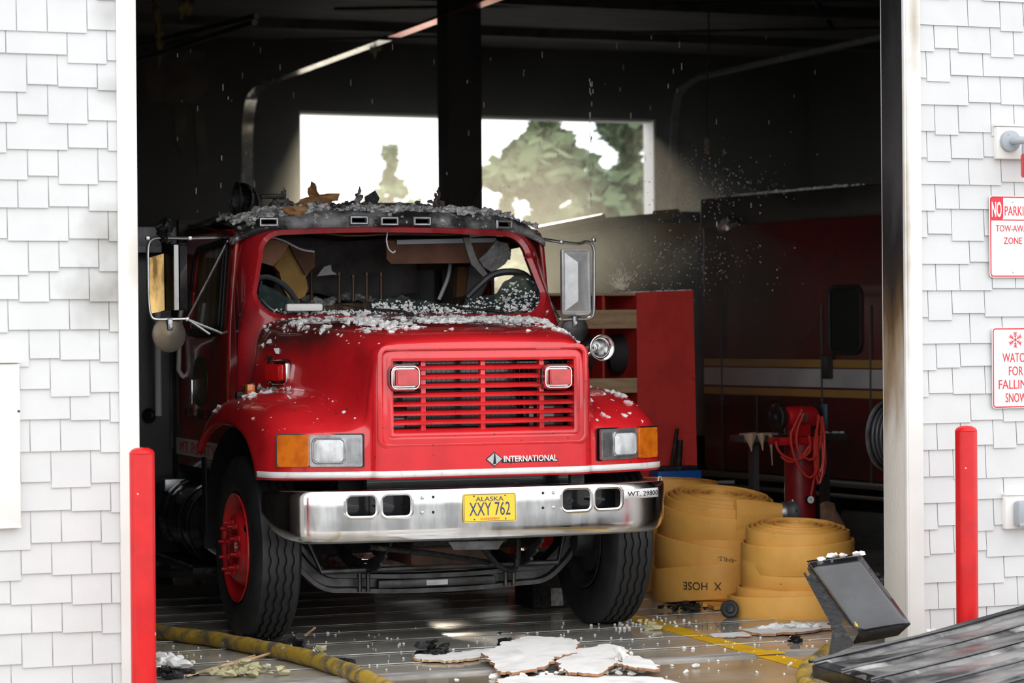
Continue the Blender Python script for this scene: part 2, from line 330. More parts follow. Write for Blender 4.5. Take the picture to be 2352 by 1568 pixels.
struct(MB().bx(XR, XR+.09, -.03, .02, 0, TZ+.1, .003).build('trim_4', trimw))
# jambs: white below, charred above
jw = bpy.data.materials.new('scorched_jamb'); jw.use_nodes = True; nt2 = jw.node_tree; jb = nt2.nodes['Principled BSDF']
def jamb_mat():
    n, k = nt2.nodes, nt2.links; t = n.new('ShaderNodeTexCoord'); s = n.new('ShaderNodeSeparateXYZ'); k.new(t.outputs['Object'], s.inputs[0])
    def noi(sc, st):
        mp = n.new('ShaderNodeMapping'); mp.inputs['Scale'].default_value = st; k.new(t.outputs['Object'], mp.inputs[0]); q = n.new('ShaderNodeTexNoise'); q.inputs['Scale'].default_value = sc; q.inputs['Detail'].default_value = 7; k.new(mp.outputs[0], q.inputs['Vector']); return q.outputs['Fac']
    ad = n.new('ShaderNodeMath'); ad.operation = 'MULTIPLY_ADD'; k.new(noi(6, (1, 1, .25)), ad.inputs[0]); ad.inputs[1].default_value = 1.1; k.new(s.outputs['Z'], ad.inputs[2])
    r = n.new('ShaderNodeValToRGB'); r.color_ramp.elements.remove(r.color_ramp.elements[0])
    es = r.color_ramp.elements; es[0].position = .0; es[0].color = (.74, .73, .70, 1)
    for p, c in ((.42, (.70, .67, .61)), (.50, (.34, .26, .17)), (.56, (.12, .075, .035)), (.62, (.025, .02, .014)), (.70, (.012, .012, .013)), (.78, (.05, .048, .05)), (1, (.010, .010, .011))): e = es.new(p); e.color = (*c, 1)
    dv = n.new('ShaderNodeMath'); dv.operation = 'DIVIDE'; k.new(ad.outputs[0], dv.inputs[0]); dv.inputs[1].default_value = 4.0; k.new(dv.outputs[0], r.inputs[0])
    k.new(r.outputs[0], jb.inputs['Base Color']); jb.inputs['Roughness'].default_value = .55
    b = n.new('ShaderNodeBump'); b.inputs['Strength'].default_value = .5; b.inputs['Distance'].default_value = .006; k.new(noi(60, (1, 1, .6)), b.inputs['Height']); k.new(b.outputs[0], jb.inputs['Normal'])
jamb_mat()
struct(MB().bx(XR-.003, XR+.03, .0, .235, 0, TZ, .004).build('trim_5', jw))
struct(MB().bx(XR-.012, XR+.0, -.028, -.002, 0, TZ, .003).build('trim_6', trimw))
struct(MB().bx(XL-.03, XL+.003, .0, .26, 0, TZ).build('trim_7', white))
struct(MB().bx(XL, XR, .02, .26, TZ-.03, TZ+.02).build('trim_8', char))
# floor and ground
struct(MB().bx(-6.5, 12, .28, 16.3, -.2, 0).bx(-6.5, 12, -3.0, .28, -.2, -.0).build('floor', fm, smooth=False))
struct(MB().bx(-60, 60, -60, -3.0, -.25, -.01).bx(-60, 60, 16.3, 90, -.25, -.01).build('ground', asph, smooth=False))
grout = pm('groove_edge', (.68, .68, .66), .5, n=(7, (.26, .26, .25), .48, .66))
g = MB()
for k, y in enumerate((.64, 1.09, 1.63, 2.10, 2.47, 3.0, 3.43, 3.9, 4.35)):
    pts = [(x, y+.006*nz3((x, y, 0), 1.5)) for x in np.arange(-3, 3.6, .1)]
    g.grid([[(x, yy-.006, .0035) for x, yy in pts], [(x, yy, .006) for x, yy in pts], [(x, yy+.006, .0035) for x, yy in pts]])
struct(g.build('trim_9', grout))
thm = pm('threshold_strip', (.26, .25, .24), .35, n=(8, (.50, .48, .45), .45, .62), stretch=(.3, 3, 1))
struct(MB().bx(-2.3, 2.0, .12, .20, 0, .012).bx(-2.3, 2.0, .24, .27, 0, .008).build('trim_10', thm))
ylw = pm('yellow_line', (.78, .45, .01), .4, n=(6, (.62, .34, .01), .45, .65), n2=(20, (.2, .15, .06), .68, .74))
yx = lambda y: 1.168+.047*y
tag(MB().slab([(yx(-2.5)-.07, -2.5, .001), (yx(-2.5)+.07, -2.5, .001), (yx(7)+.07, 7, .001), (yx(7)-.07, 7, .001)], (0, 0, .003)).bx(1.095, 1.265, .10, .22, .012, .0155).build('floor_marking', ylw, smooth=False), 'straight yellow line painted on the wet floor beside the truck', 'floor marking')
# interior shell
RY = 16.0; CZ = 5.07; OX0, OX1, OZ = 3.39, 7.86, 4.27
struct(MB().bx(-4.6, OX0, RY, RY+.28, 0, HZ).bx(OX1, 10.2, RY, RY+.28, 0, HZ).bx(OX0, OX1, RY, RY+.28, OZ, HZ).build('wall_back', soot_haze, smooth=False))
struct(MB().bx(OX0-.001, OX0+.03, RY+.05, RY+.30, 0, OZ).bx(OX1-.03, OX1+.001, RY+.02, RY+.31, 0, OZ).bx(OX0, OX1, RY+.05, RY+.30, OZ-.03, OZ).build('trim_11', white, smooth=False))
struct(MB().bx(-4.6, -4.3, .28, RY, 0, HZ).build('wall_left', soot, smooth=False))
struct(MB().bx(9.9, 10.2, .28, RY, 0, HZ).build('wall_right', soot, smooth=False))
struct(MB().bx(-4.6, 10.2, .28, RY, .001, 5).build('x', soot)) if False else None
struct(MB().bx(-4.6, 10.2, .27, RY+.28, CZ, CZ+.15).build('ceiling', soot_c, smooth=False))
struct(MB().bx(-4.6, 10.2, -.3, RY+.4, HZ, HZ+.2).build('roof', soot, smooth=False))
b = MB()
for y in (3.5, 6.2, 8.9, 11.6, 14.2): b.bx(-4.3, 9.9, y-.06, y+.06, CZ-.10, CZ)
struct(b.build('trim_12', soot_c, smooth=False))
b = MB()
for (x0, y0, x1, y1) in ((3.2, 15.9, 9.5, 12.6), (2.9, 13.1, 9.8, 9.7), (3.4, 11.2, 5.3, 15.8), (6.2, 9.2, 8.6, 13)): b.tube([(x0, y0, CZ-.012), (x1, y1, CZ-.012)], .02, 6)
struct(b.build('trim_13', char))
px0 = W(1029, 400, y=8.8); px1 = W(1113, 400, y=8.8)
struct(MB().bx(px0.x, px1.x-.06, 8.8, 9.05, 0, CZ).bx(px0.x-.0, px1.x-.03, 8.78, 8.80, 0, CZ).build('column', soot, smooth=False))
# charred wall-board left over on the back wall
b = MB()
for pts in ([(330, 120), (470, 115), (480, 200), (455, 235), (340, 232)], [(400, 245), (425, 250), (432, 300), (415, 352), (402, 330)], [(448, 250), (472, 255), (478, 400), (455, 395)]):
    b.slab([W(x, y, y=15.97) for x, y in pts], (0, .02, 0))
tag(b.build('wallboard_remnant', pm('scorched_board', (.10, .075, .05), .8, n=(3, (.05, .035, .025), .4, .6)), smooth=False), 'brown scorched wallboard patches left on the dark back wall', 'wallboard')

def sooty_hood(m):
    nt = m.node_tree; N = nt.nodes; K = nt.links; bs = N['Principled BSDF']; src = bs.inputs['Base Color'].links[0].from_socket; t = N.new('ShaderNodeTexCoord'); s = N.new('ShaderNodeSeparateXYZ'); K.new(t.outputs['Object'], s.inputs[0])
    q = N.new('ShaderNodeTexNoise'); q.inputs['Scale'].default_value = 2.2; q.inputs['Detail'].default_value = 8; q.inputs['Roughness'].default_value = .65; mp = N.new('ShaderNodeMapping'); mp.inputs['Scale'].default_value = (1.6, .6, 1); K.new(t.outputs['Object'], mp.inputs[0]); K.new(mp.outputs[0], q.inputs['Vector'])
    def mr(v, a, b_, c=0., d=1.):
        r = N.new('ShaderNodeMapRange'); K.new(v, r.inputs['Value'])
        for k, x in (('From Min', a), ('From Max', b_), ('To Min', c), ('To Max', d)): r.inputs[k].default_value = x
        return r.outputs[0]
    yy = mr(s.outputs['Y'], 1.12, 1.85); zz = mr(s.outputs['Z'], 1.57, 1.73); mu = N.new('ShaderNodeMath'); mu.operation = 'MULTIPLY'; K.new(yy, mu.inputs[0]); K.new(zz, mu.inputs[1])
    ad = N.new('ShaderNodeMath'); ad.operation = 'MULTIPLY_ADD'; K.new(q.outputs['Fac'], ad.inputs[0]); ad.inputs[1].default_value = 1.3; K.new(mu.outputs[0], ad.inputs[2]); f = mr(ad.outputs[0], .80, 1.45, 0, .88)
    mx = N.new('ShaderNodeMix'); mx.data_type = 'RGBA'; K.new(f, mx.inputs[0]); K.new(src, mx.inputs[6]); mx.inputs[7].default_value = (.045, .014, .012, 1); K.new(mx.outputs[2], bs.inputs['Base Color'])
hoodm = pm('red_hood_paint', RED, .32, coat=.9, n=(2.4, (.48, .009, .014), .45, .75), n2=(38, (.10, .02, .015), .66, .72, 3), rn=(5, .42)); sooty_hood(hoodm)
# ================================================================ the fire truck
T = thing('fire_truck', 'red fire truck with ash-covered hood and burnt black cab roof in the open bay', 'fire truck'); T.matrix_world = TR
# ---- hood and fenders: one shell, 13 columns a side x 13 rows (front lip, up the face, back to the cowl)
w8 = [.62, .65, .695, .75, .81, .86, .895, .915]
yt = [1.15, 1.3, 1.5, 1.75, 2.0, 2.2, 2.32, 2.42]; zt = [1.70, 1.735, 1.762, 1.783, 1.80, 1.812, 1.82, 1.825]
def colz(face, xs, back): return [(x, y, z) for x, (y, z) in zip(xs, face+back)]
fc0 = [(1.09, .94), (1.085, 1.12), (1.085, 1.35), (1.09, 1.56), (1.105, 1.655)]
half = []
for x, d in ((0, 0), (.2, .002), (.38, .007), (.5, .014)): half.append(colz(fc0, [x]*5+[x+(w-.62)*x/.62 for w in w8], [(y, z-d) for y, z in zip(yt, zt)]))
half.append(colz([(1.095, .94), (1.09, 1.12), (1.09, 1.35), (1.095, 1.55), (1.115, 1.635)], [.575]*5+[w-.055 for w in w8], [(y+.01, z-.035) for y, z in zip(yt, zt)]))
half.append(colz([(1.11, .94), (1.105, 1.12), (1.105, 1.34), (1.11, 1.53), (1.13, 1.595)], [.612]*5+w8, [(y+.02, z-.085-.004*i) for i, (y, z) in enumerate(zip(yt, zt))]))
half.append(colz([(1.13, .94), (1.13, 1.1), (1.13, 1.28), (1.135, 1.42), (1.155, 1.47)], [.632]*5+[w+.025 for w in w8], [(1.2, 1.50), (1.33, 1.525), (1.52, 1.55), (1.76, 1.565), (2.0, 1.575), (2.2, 1.58), (2.32, 1.58), (2.42, 1.58)]))
half.append(colz([(1.14, .94), (1.14, 1.05), (1.14, 1.15), (1.15, 1.235), (1.17, 1.275)], [.655]*5+[w+.05 for w in w8], [(1.23, 1.325), (1.36, 1.375), (1.53, 1.415), (1.77, 1.44), (2.02, 1.445), (2.2, 1.435), (2.34, 1.425), (2.45, 1.41)]))
half.append(colz([(1.155, .94), (1.155, 1.03), (1.155, 1.11), (1.165, 1.18), (1.19, 1.215)], [.74]*5+[.75, .775, .815, .865, .915, .965, .995, 1.02], [(1.26, 1.262), (1.4, 1.32), (1.57, 1.365), (1.8, 1.392), (2.05, 1.395), (2.28, 1.38), (2.45, 1.355), (2.62, 1.31)]))
half.append(colz([(1.205, .94), (1.205, 1.03), (1.205, 1.11), (1.215, 1.175), (1.24, 1.208)], [.9]*5+[.91, .93, .95, .98, 1.01, 1.04, 1.06, 1.075], [(1.3, 1.25), (1.43, 1.31), (1.6, 1.355), (1.82, 1.384), (2.08, 1.388), (2.32, 1.37), (2.52, 1.335), (2.72, 1.275)]))
half.append(colz([(1.275, .94), (1.275, 1.03), (1.275, 1.11), (1.285, 1.17), (1.31, 1.198)], [1.045]*5+[1.055, 1.065, 1.08, 1.09, 1.10, 1.115, 1.12, 1.125], [(1.36, 1.235), (1.48, 1.29), (1.64, 1.33), (1.85, 1.356), (2.1, 1.36), (2.36, 1.343), (2.58, 1.30), (2.78, 1.22)]))
half.append(colz([(1.345, .94), (1.345, 1.02), (1.35, 1.09), (1.36, 1.14), (1.385, 1.168)], [1.13]*5+[1.135, 1.14, 1.145, 1.15, 1.152, 1.16, 1.16, 1.16], [(1.43, 1.20), (1.53, 1.247), (1.68, 1.283), (1.88, 1.308), (2.12, 1.312), (2.38, 1.30), (2.62, 1.25), (2.82, 1.16)]))
half.append(colz([(1.42, .94), (1.43, 1.0), (1.45, 1.05), (1.475, 1.085), (1.50, 1.11)], [1.17]*5+[1.175]*4+[1.18]*4, [(1.54, 1.138), (1.62, 1.183), (1.75, 1.224), (1.93, 1.254), (2.15, 1.26), (2.41, 1.248), (2.65, 1.195), (2.86, 1.09)]))
half.append(colz([(1.47, .94), (1.49, .98), (1.515, 1.02), (1.545, 1.05), (1.57, 1.075)], [1.185]*13, [(1.61, 1.105), (1.68, 1.15), (1.79, 1.19), (1.96, 1.22), (2.17, 1.228), (2.43, 1.215), (2.68, 1.16), (2.9, 1.04)]))
half.append(colz([(1.475, .94), (1.495, .98), (1.52, 1.02), (1.55, 1.05), (1.575, 1.075)], [1.155]*13, [(1.615, 1.10), (1.685, 1.145), (1.795, 1.185), (1.965, 1.213), (2.17, 1.222), (2.43, 1.208), (2.68, 1.15), (2.9, 1.03)]))
hg = np.array(half).transpose(1, 0, 2)                      # rows x cols
mir = hg[:, 1:][:, ::-1].copy(); mir[..., 0] *= -1; HG = dense(np.concatenate([mir, hg], 1), 6, 5)
GX, GZ0, GZ1 = .535, 1.185, 1.588
hm = MB().grid(HG, mask=lambda c: not (abs(c[0]) < GX-.005 and GZ0 < c[2] < GZ1 and c[1] < 1.12))
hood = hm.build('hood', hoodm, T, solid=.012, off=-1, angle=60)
BV = BVHTree.FromPolygons([Vector(v) for v in HG.reshape(-1, 3)], [(i*HG.shape[1]+j, i*HG.shape[1]+j+1, (i+1)*HG.shape[1]+j+1, (i+1)*HG.shape[1]+j) for i in range(HG.shape[0]-1) for j in range(HG.shape[1]-1)])
def hit(px, py):
    q = TRI @ Vector(CAM+ray(px, py)); d = (q-CAML).normalized(); p, n, i, _ = BV.ray_cast(CAML, d)
    if p is None: p, n, i, _ = BV.find_nearest(L(px, py, y=2.2))
    return p, (n if n.dot(d) < 0 else -n)
# white stripe round the lower lip
def face_at(z):
    r = []
    for j in range(HG.shape[1]):
        c = HG[:28, j]; k = int(np.argmin(abs(c[:, 2]-z))); k = min(max(k, 1), 26); a, b_ = (c[k-1], c[k]) if c[k, 2] > z else (c[k], c[k+1]); t = (z-a[2])/max(b_[2]-a[2], 1e-6); r.append(a+(b_-a)*t)
    r = np.array(r); r[:, 1] -= .016; r[:, 0] *= 1.010; return r[7:-7]
MB().grid([face_at(.952), face_at(.968), face_at(.986)]).build('lip_stripe', wstripe, T, solid=.003, off=1)
# grille
gr = MB(); F0 = frame((0, 1.083, (GZ0+GZ1)/2), (1, 0, 0), (0, 0, 1)); gw, gh = 2*GX+.03, GZ1-GZ0+.035
ringp(gr, F0, gw+.02, gh+.02, .03, .034, .012); ringp(gr, F0, gw+.125, gh+.125, .06, .03, .016, z0=-.004)
gril = gr.build('grille', red, T)
b = MB()
for i in range(8):
    z = GZ1-.022-(i+.55)*(GZ1-GZ0-.02)/7.75
    b.slab([(-GX, 1.088, z-.008), (-GX, 1.084, z+.004), (-GX, 1.10, z+.014), (-GX, 1.155, z+.020), (-GX, 1.155, z+.010), (-GX, 1.10, z-.004)], (2*GX, 0, 0))
b.build('grille_bars', red, gril)
b = MB()
for x in (-.345, .0, .345): b.bx(x-.014, x+.014, 1.105, 1.15, GZ0-.01, GZ1+.01, .003)
for x in (-GX-.004, GX+.004): b.bx(x-.01, x+.01, 1.09, 1.19, GZ0-.01, GZ1+.01)
b.bx(-GX, GX, 1.09, 1.19, GZ1, GZ1+.012); b.bx(-GX, GX, 1.09, 1.19, GZ0-.012, GZ0)
b.build('grille_uprights', red, gril)
b = MB().bx(-.60, .60, 1.34, 1.40, .72, 1.62)
for i in range(40): b.bx(-.57+i*.029, -.566+i*.029, 1.335, 1.342, 1.0, 1.6)
for z in (1.0, 1.2, 1.41, 1.58): b.tube([(-.58, 1.325, z), (.58, 1.325, z)], .012, 6)
b.bx(-.56, -.40, 1.2, 1.3, 1.1, 1.34, .02).bx(.30, .52, 1.2, 1.3, 1.05, 1.42, .02)
b.build('radiator', blackm, T)
def warn(p, n, up, parent, w, h, tilt=0, name='warning_light', ln=.05, wl=.72, hl=.66):
    F = frame(p, up.cross(n), up); b = MB(); ringp(b, F, w, h, h*.28, w*.10, .03); plate(b, F, w*.97, h*.97, h*.26, .012)
    r = b.build(name, chrome, parent); MB_ = MB(); plate(MB_, F, w*wl, h*hl, h*.10, ln, z0=.006); plate(MB_, F, w*wl*.9, h*hl*.86, h*.1, .006, z0=.006+ln); MB_.build('lens', redl, r); MB().add(*_bx(F, w*1.02, h*1.05, -.03, .002)).build('housing', blackm, r); return r
def _bx(F, w, h, z0, z1):
    lp = rrect(w, h, h*.3, 5); k = len(lp); return [F @ Vector((x, y, z)) for z in (z0, z1) for x, y in lp], [tuple(range(k))[::-1], tuple(range(k, 2*k))]+[(i, (i+1) % k, k+(i+1) % k, k+i) for i in range(k)]
for (x0, y0, x1, y1) in ((893, 838, 964, 896), (1246, 838, 1313, 892)):
    a = L(x0, y0, y=1.05); c = L(x1, y1, y=1.05); warn((a+c)/2+Vector((0, .005, 0)), Vector((0, -1, 0)), Vector((0, 0, 1)), T, c.x-a.x, a.z-c.z)
for s in (-1, 1):
    if s < 0: p, n = hit(655, 856)
    else: p = Vector((-p0.x, p0.y, p0.z)); n = Vector((-n0.x, n0.y, n0.z))
    p0, n0 = p, n
    warn(p+n*.03, (n+Vector((0, -.25, -.25))).normalized(), Vector((0, 0, 1)), T, .17, .145, name='fender_light', ln=.06)
# headlight panels
for s in (-1, 1):
    u = Vector((.437, .175, 0)).normalized()*1; u = Vector((s*u.x, u.y, 0)); o = Vector((s*.683, 1.125, 1.10)); nn = Vector((s*.37, -.93, 0)).normalized(); wid, ht = .47, .172
    ru = u if s > 0 else -u                                   # image right
    mid = o+u*(wid/2)+nn*.027; F = frame(mid, ru, (0, 0, 1)); D = lambda t: F @ Matrix.Translation((s*(t-wid/2), 0, 0))
    b = MB(); plate(b, F, wid+.012, ht+.012, .01, .004, z0=-.03); hl = b.build('headlight', blackm, T)
    b = MB(); Fc = D(.146); plate(b, Fc, .288, ht, .012, .012, z0=-.012); ringp(b, D(.185), .186, .142, .03, .012, .010)
    for i in range(16): b.box((s*(.014+i*.0047-.146), 0, .0015), (.0024, ht*.80, .003), Fc)
    b.build('bezel', galv, hl)
    b = MB(); Fg = D(.185); pr = rrect(.166, .122, .024, 6); k = len(pr)
    vs = []
    for sc, z in ((1, .001), (.97, .008), (.7, .015), (.3, .018)): vs += [(x*sc, y*sc, z) for x, y in pr]
    b.add(vs, [(r*k+i, r*k+(i+1) % k, (r+1)*k+(i+1) % k, (r+1)*k+i) for r in range(3) for i in range(k)]+[tuple(range(3*k, 4*k))], Fg); b.build('lens', clear, hl)
    b = MB(); Fa = D(.290) @ Matrix.Rotation(s*-.0+(-.20 if s > 0 else .20)*-1, 4, 'Y') @ Matrix.Translation((s*.090, 0, .014)); plate(b, Fa, .178, ht, .012, .014, z0=-.012)
    for cx in (-.078, .078):
        for cz in (-.074, .074): b.cyl(Fa @ Vector((cx, cz, 0)), Fa @ Vector((cx, cz, .006)), .006, seg=8)
    b.build('turn_signal', amber, hl)
# rivets and badge on the face
b = MB()
for q in ((909, 1036), (898, 1075), (921, 1075), (1310, 1029), (1300, 1066), (1322, 1066)):
    p, n = hit(*q); b.lathe([(.0, .006), (.006, .005), (.0095, .0)], p, n, 12).mark()
b.build_each('rivet', red, T)
p, n = hit(1206, 1052); p = Vector((p.x, p.y-.008, p.z)); FB = frame(p, (1, 0, -.0), (0, 0, 1))
b = MB(); plate(b, FB @ Matrix.Translation((.024, 0, 0)), .335, .044, .003, .004); dm = [(-.052, 0), (0, -.042), (.052, 0), (0, .042)]
b.slab([FB @ Vector((x-.185, y, 0)) for x, y in dm], FB.to_3x3() @ Vector((0, 0, .006))); bd = b.build('badge', ink, T)
b = MB(); b.slab([FB @ Vector((x*.86-.185, y*.86, .006)) for x, y in dm], FB.to_3x3() @ Vector((0, 0, .003))); b.build('diamond_emblem', steel, bd)
b = MB(); b.slab([FB @ Vector((x-.185, y, .009)) for x, y in ((-.009, -.028), (.010, -.026), (.004, .034), (-.001, .034))], FB.to_3x3() @ Vector((0, 0, .001))); b.build('emblem_road', ink, bd)
text('INTERNATIONAL', FB @ Matrix.Translation((.028, 0, .004)), .315, .034, wstripe, 'lettering', bd, .001, .018)
p, n = hit(1081, 778); tg = MB(); Fm = frame(p+n*.004, (1, 0, 0), n.cross(Vector((1, 0, 0)))); plate(tg, Fm, .15, .028, .004, .006); tg.build('hood_plaque', pm('faded_pink', (.55, .12, .13), .5), T)
# bumper
bpath = _crv([(0, .93, 0), (.3, .936, 0), (.55, .95, 0), (.75, .97, 0), (.9, 1.0, 0), (1.0, 1.04, 0), (1.07, 1.09, 0), (1.12, 1.15, 0), (1.155, 1.22, 0), (1.175, 1.31, 0)], 9)
bpath = [Vector((-p.x, p.y, 0)) for p in bpath[:0:-1]]+bpath
def yb(x): return float(np.interp(abs(x+.03), [p.x for p in bpath if p.x >= 0], [p.y for p in bpath if p.x >= 0]))
prof = [(.10, .892), (.035, .892), (.012, .888), (.003, .875), (0, .855), (0, .80), (0, .74), (.0, .68), (.002, .645), (.010, .622), (.028, .610), (.06, .606)]
G = []
for dy, z in prof:
    row = []
    for i, q in enumerate(bpath):
        tg_ = (bpath[min(i+1, len(bpath)-1)]-bpath[max(i-1, 0)]).normalized(); nb = Vector((-tg_.y, tg_.x, 0)); t = max(0, (q.y-1.05)/.25); zz = z+(.889-z)*(.45*t**1.6)*(1 if z < .86 else 0); row.append((q.x+nb.x*dy-.03, q.y+nb.y*dy, zz))
    G.append(row)
bmp = MB().grid(G).build('bumper', chrome, T, solid=.006, off=-1, angle=80)
def onb(px, py):
    q = TRI @ Vector(CAM+ray(px, py)); d = q-CAML; t = (1.0-CAML.y)/d.y
    for _ in range(12):
        p = CAML+d*t; t += (yb(p.x)-p.y)/d.y
    return CAML+d*t
holes = []; rings = MB(); pk = MB()
for (x0, y0, x1, y1) in ((796, 1139, 864, 1185), (878, 1137, 944, 1184), (1292, 1124, 1356, 1170), (1367, 1122, 1426, 1166)):
    a, c = onb(x0, y0), onb(x1, y1); m_ = (a+c)/2; F = frame(m_, (c.x-a.x, c.y-a.y, 0), (0, 0, 1)); w_ = math.hypot(c.x-a.x, c.y-a.y); h_ = a.z-c.z
    q = MB(); plate(q, F, w_, h_, .03, .16, z0=-.08); holes.append(q); ringp(rings, F, w_+.034, h_+.034, .045, .02, .007, z0=-.003).mark() if False else (ringp(rings, F, w_+.034, h_+.034, .045, .02, .007, z0=-.003), rings.mark())
    pk.box((m_.x, m_.y+.16, m_.z), (w_*1.3, .02, h_*1.4)).box((m_.x-.03, m_.y+.1, m_.z-.01), (w_*.5, .05, .014)).mark()
cut(bmp, holes)
rings.build_each('slot_rim', chrome, bmp); pk.build_each('slot_back', blackm, bmp)
b = MB()
for q in ((970, 1143), (970, 1177), (995, 1141), (995, 1176), (1247, 1132), (1247, 1166), (1271, 1131), (1271, 1165)):
    p = onb(*q)
    if q[0] in (970, 1271): b.lathe([(0, .007), (.008, .006), (.0105, 0)], p, (0, -1, 0), 12).mark()
b.build_each('bolt_head', steel, bmp)
b = MB()
for q in ((995, 1141), (995, 1176), (1247, 1132), (1247, 1166)): p = onb(*q); b.lathe([(0, .002), (.008, .001)], p, (0, -1, 0), 10).mark()
b.build_each('bolt_hole', black, bmp)
a, c = onb(1064, 1134), onb(1183, 1196); mpl = (a+c)/2; FP = frame((mpl.x, min(a.y, c.y)-.006, mpl.z), (1, 0, 0), (0, .05, 1)); pw, ph = .305, .155
b = MB(); plate(b, FP, pw, ph, .012, .003); lic = b.build('license_plate', yel, T)
b = MB(); ringp(b, FP, pw-.008, ph-.008, .01, .0025, .0012, z0=.003); b.build('plate_border', inkb, lic)
text('ALASKA', FP @ Matrix.Translation((0, .048, .003)), .16, .024, inkb, 'lettering', lic, .0008); text('XXY 762', FP @ Matrix.Translation((0, -.006, .003)), .235, .072, inkb, 'lettering', lic, .0008)
text('GOVERNMENT', FP @ Matrix.Translation((0, -.060, .003)), .112, .013, signr, 'lettering', lic, .0006)
b = MB()
for x in (-.09, .09):
    for z in (-.062, .064): b.lathe([(0, .004), (.004, .0035), (.005, .003)], FP @ Vector((x, z, 0)), FP.to_3x3() @ Vector((0, 0, 1)), 8).mark()
b.build_each('plate_screw', dsteel, lic)
# weight sticker follows the bumper end
bs_ = [0]
for p, q in zip(bpath, bpath[1:]): bs_.append(bs_[-1]+(q-p).length)
def bat(s, off):
    i = int(np.searchsorted(bs_, s))-1; i = max(0, min(i, len(bpath)-2)); t_ = (bpath[i+1]-bpath[i]).normalized(); p = bpath[i].lerp(bpath[i+1], (s-bs_[i])/(bs_[i+1]-bs_[i])); return Vector((p.x-.03+t_.y*off, p.y-t_.x*off, 0))
def sat(p): return min(zip(bs_, bpath), key=lambda q: abs(q[1].x-.03-p.x))[0]
sa, sb = sat(onb(1434, 1133)), sat(onb(1508, 1129)); sz = onb(1480, 1131).z-.002
st = MB().grid([[bat(s, .010)+Vector((0, 0, z)) for s in np.linspace(sa, sb, 14)] for z in (sz-.026, sz+.026)]).build('weight_sticker', signw, T, solid=.001)
tx = text('WT. 29800', Matrix.Identity(4), (sb-sa)*.86, .027, ink, 'lettering', st, .0003)
for v in tx.data.vertices: v.co = bat((sa+sb)/2+.004+v.co.x, (.0125+v.co.z))+Vector((0, 0, sz+v.co.y))
b = MB(); e = L(1516, 1106, y=1.17); b.tube([e+Vector((.012*math.cos(t), 0, .018+.012*math.sin(t))) for t in np.linspace(0, 6.28, 14)[:-1]], .004, 6, closed=True).cyl(e+Vector((0, 0, -.02)), e+Vector((0, 0, .008)), .004, seg=8); b.build('eye_bolt', steel, T)
b = MB(); a = L(1030, 1244, y=1.02); c = L(1156, 1242, y=1.02)
b.slab([a, c, c+Vector((-.03, 0, -.045)), a+Vector((.03, 0, -.045))], (0, .012, 0)); b.build('tow_bracket', dsteel, T)
# ---- wheels
def wheel(s, yy):
    R_, Wd = .522, .27; o = (s*1.045, yy, R_); ax = (s, 0, 0)
    root = None; P = [(.296, .06), (.300, .10), (.325, .126), (.36, .135), (.42, .138), (.46, .134), (.492, .125), (.510, .112), (.5195, .104)]
    gp = []
    for gx in (.066, .022, -.022, -.066): gp += [(.522, gx+.013), (.5215, gx+.009), (.508, gx+.006), (.508, gx-.003), (.5215, gx-.007), (.522, gx-.011)]
    P += gp+[(.5195, -.104), (.510, -.112), (.492, -.125), (.46, -.134), (.40, -.138), (.33, -.13), (.30, -.10), (.296, -.06)]
    n0 = 9
    b = MB(); b.lathe(P, o, ax, 128, wob=lambda i, k: (.0045*((k % 4 < 2)*2-1) if n0 <= i < n0+24 else 0)); root = b.build('tire', rubber, T, angle=40)
    b = MB(); b.lathe([(.292, .128), (.308, .135), (.311, .128), (.303, .112), (.285, .10), (.268, .07), (.262, .02), (.262, -.06), (.285, -.10), (.308, -.128), (.300, -.132), (.27, -.09), (.25, -.05), (.25, .04), (.262, .085), (.284, .112), (.292, .128)], o, ax, 64)
    b.lathe([(.252, .0), (.240, .045), (.215, .095), (.19, .128), (.172, .142), (.115, .142), (.108, .138), (.106, .08), (.115, .12), (.172, .128), (.20, .09), (.23, .02), (.244, -.01)], o, ax, 64)
    rim = b.build('rim', red if s < 0 else dsteel, T, angle=40)
    hb = MB(); hb.lathe([(.0, .155), (.03, .155), (.055, .15), (.062, .13), (.062, .10), (.104, .09), (.106, .05)], o, ax, 32); hb.build('hub', redm if s < 0 else dsteel, rim)
    nb = MB(); ov = Vector(o)
    for k in range(10):
        a = 2*math.pi*(k+.3)/10; c = ov+Vector((0, math.cos(a)*.1425, math.sin(a)*.1425)); x0 = s*.14
        nb.tube([c+Vector((x0, 0, 0)), c+Vector((x0+s*.026, 0, 0))], .0175, 6); nb.tube([c+Vector((x0+s*.02, 0, 0)), c+Vector((x0+s*.055, 0, 0))], .010, 10); nb.lathe([(.024, 0), (.022, .006), (.012, .008)], c+Vector((x0, 0, 0)), ax, 14).mark()
    nb.build_each('lug_nut', redm if s < 0 else dsteel, rim)
    hh = MB()
    for k in range(2):
        a = .62+k*math.pi; c = ov+Vector((s*.098, math.cos(a)*-.212, math.sin(a)*.212)); nrm = Vector((s*.7, -math.cos(a)*.7, math.sin(a)*.7)); hh.lathe([(0, .004), (.027, .004), (.030, .0)], c, nrm, 18).mark()
    hh.build_each('hand_hole', black, rim)
    db = MB(); db.lathe([(.0, -.10), (.21, -.10), (.215, -.02), (.18, .02)], o, ax, 40); db.lathe([(.0, -.20), (.12, -.20), (.13, -.10)], o, ax, 30); db.build('brake_drum', dsteel, rim)
    return root
wheel(-1, 2.03); wheel(1, 1.97)
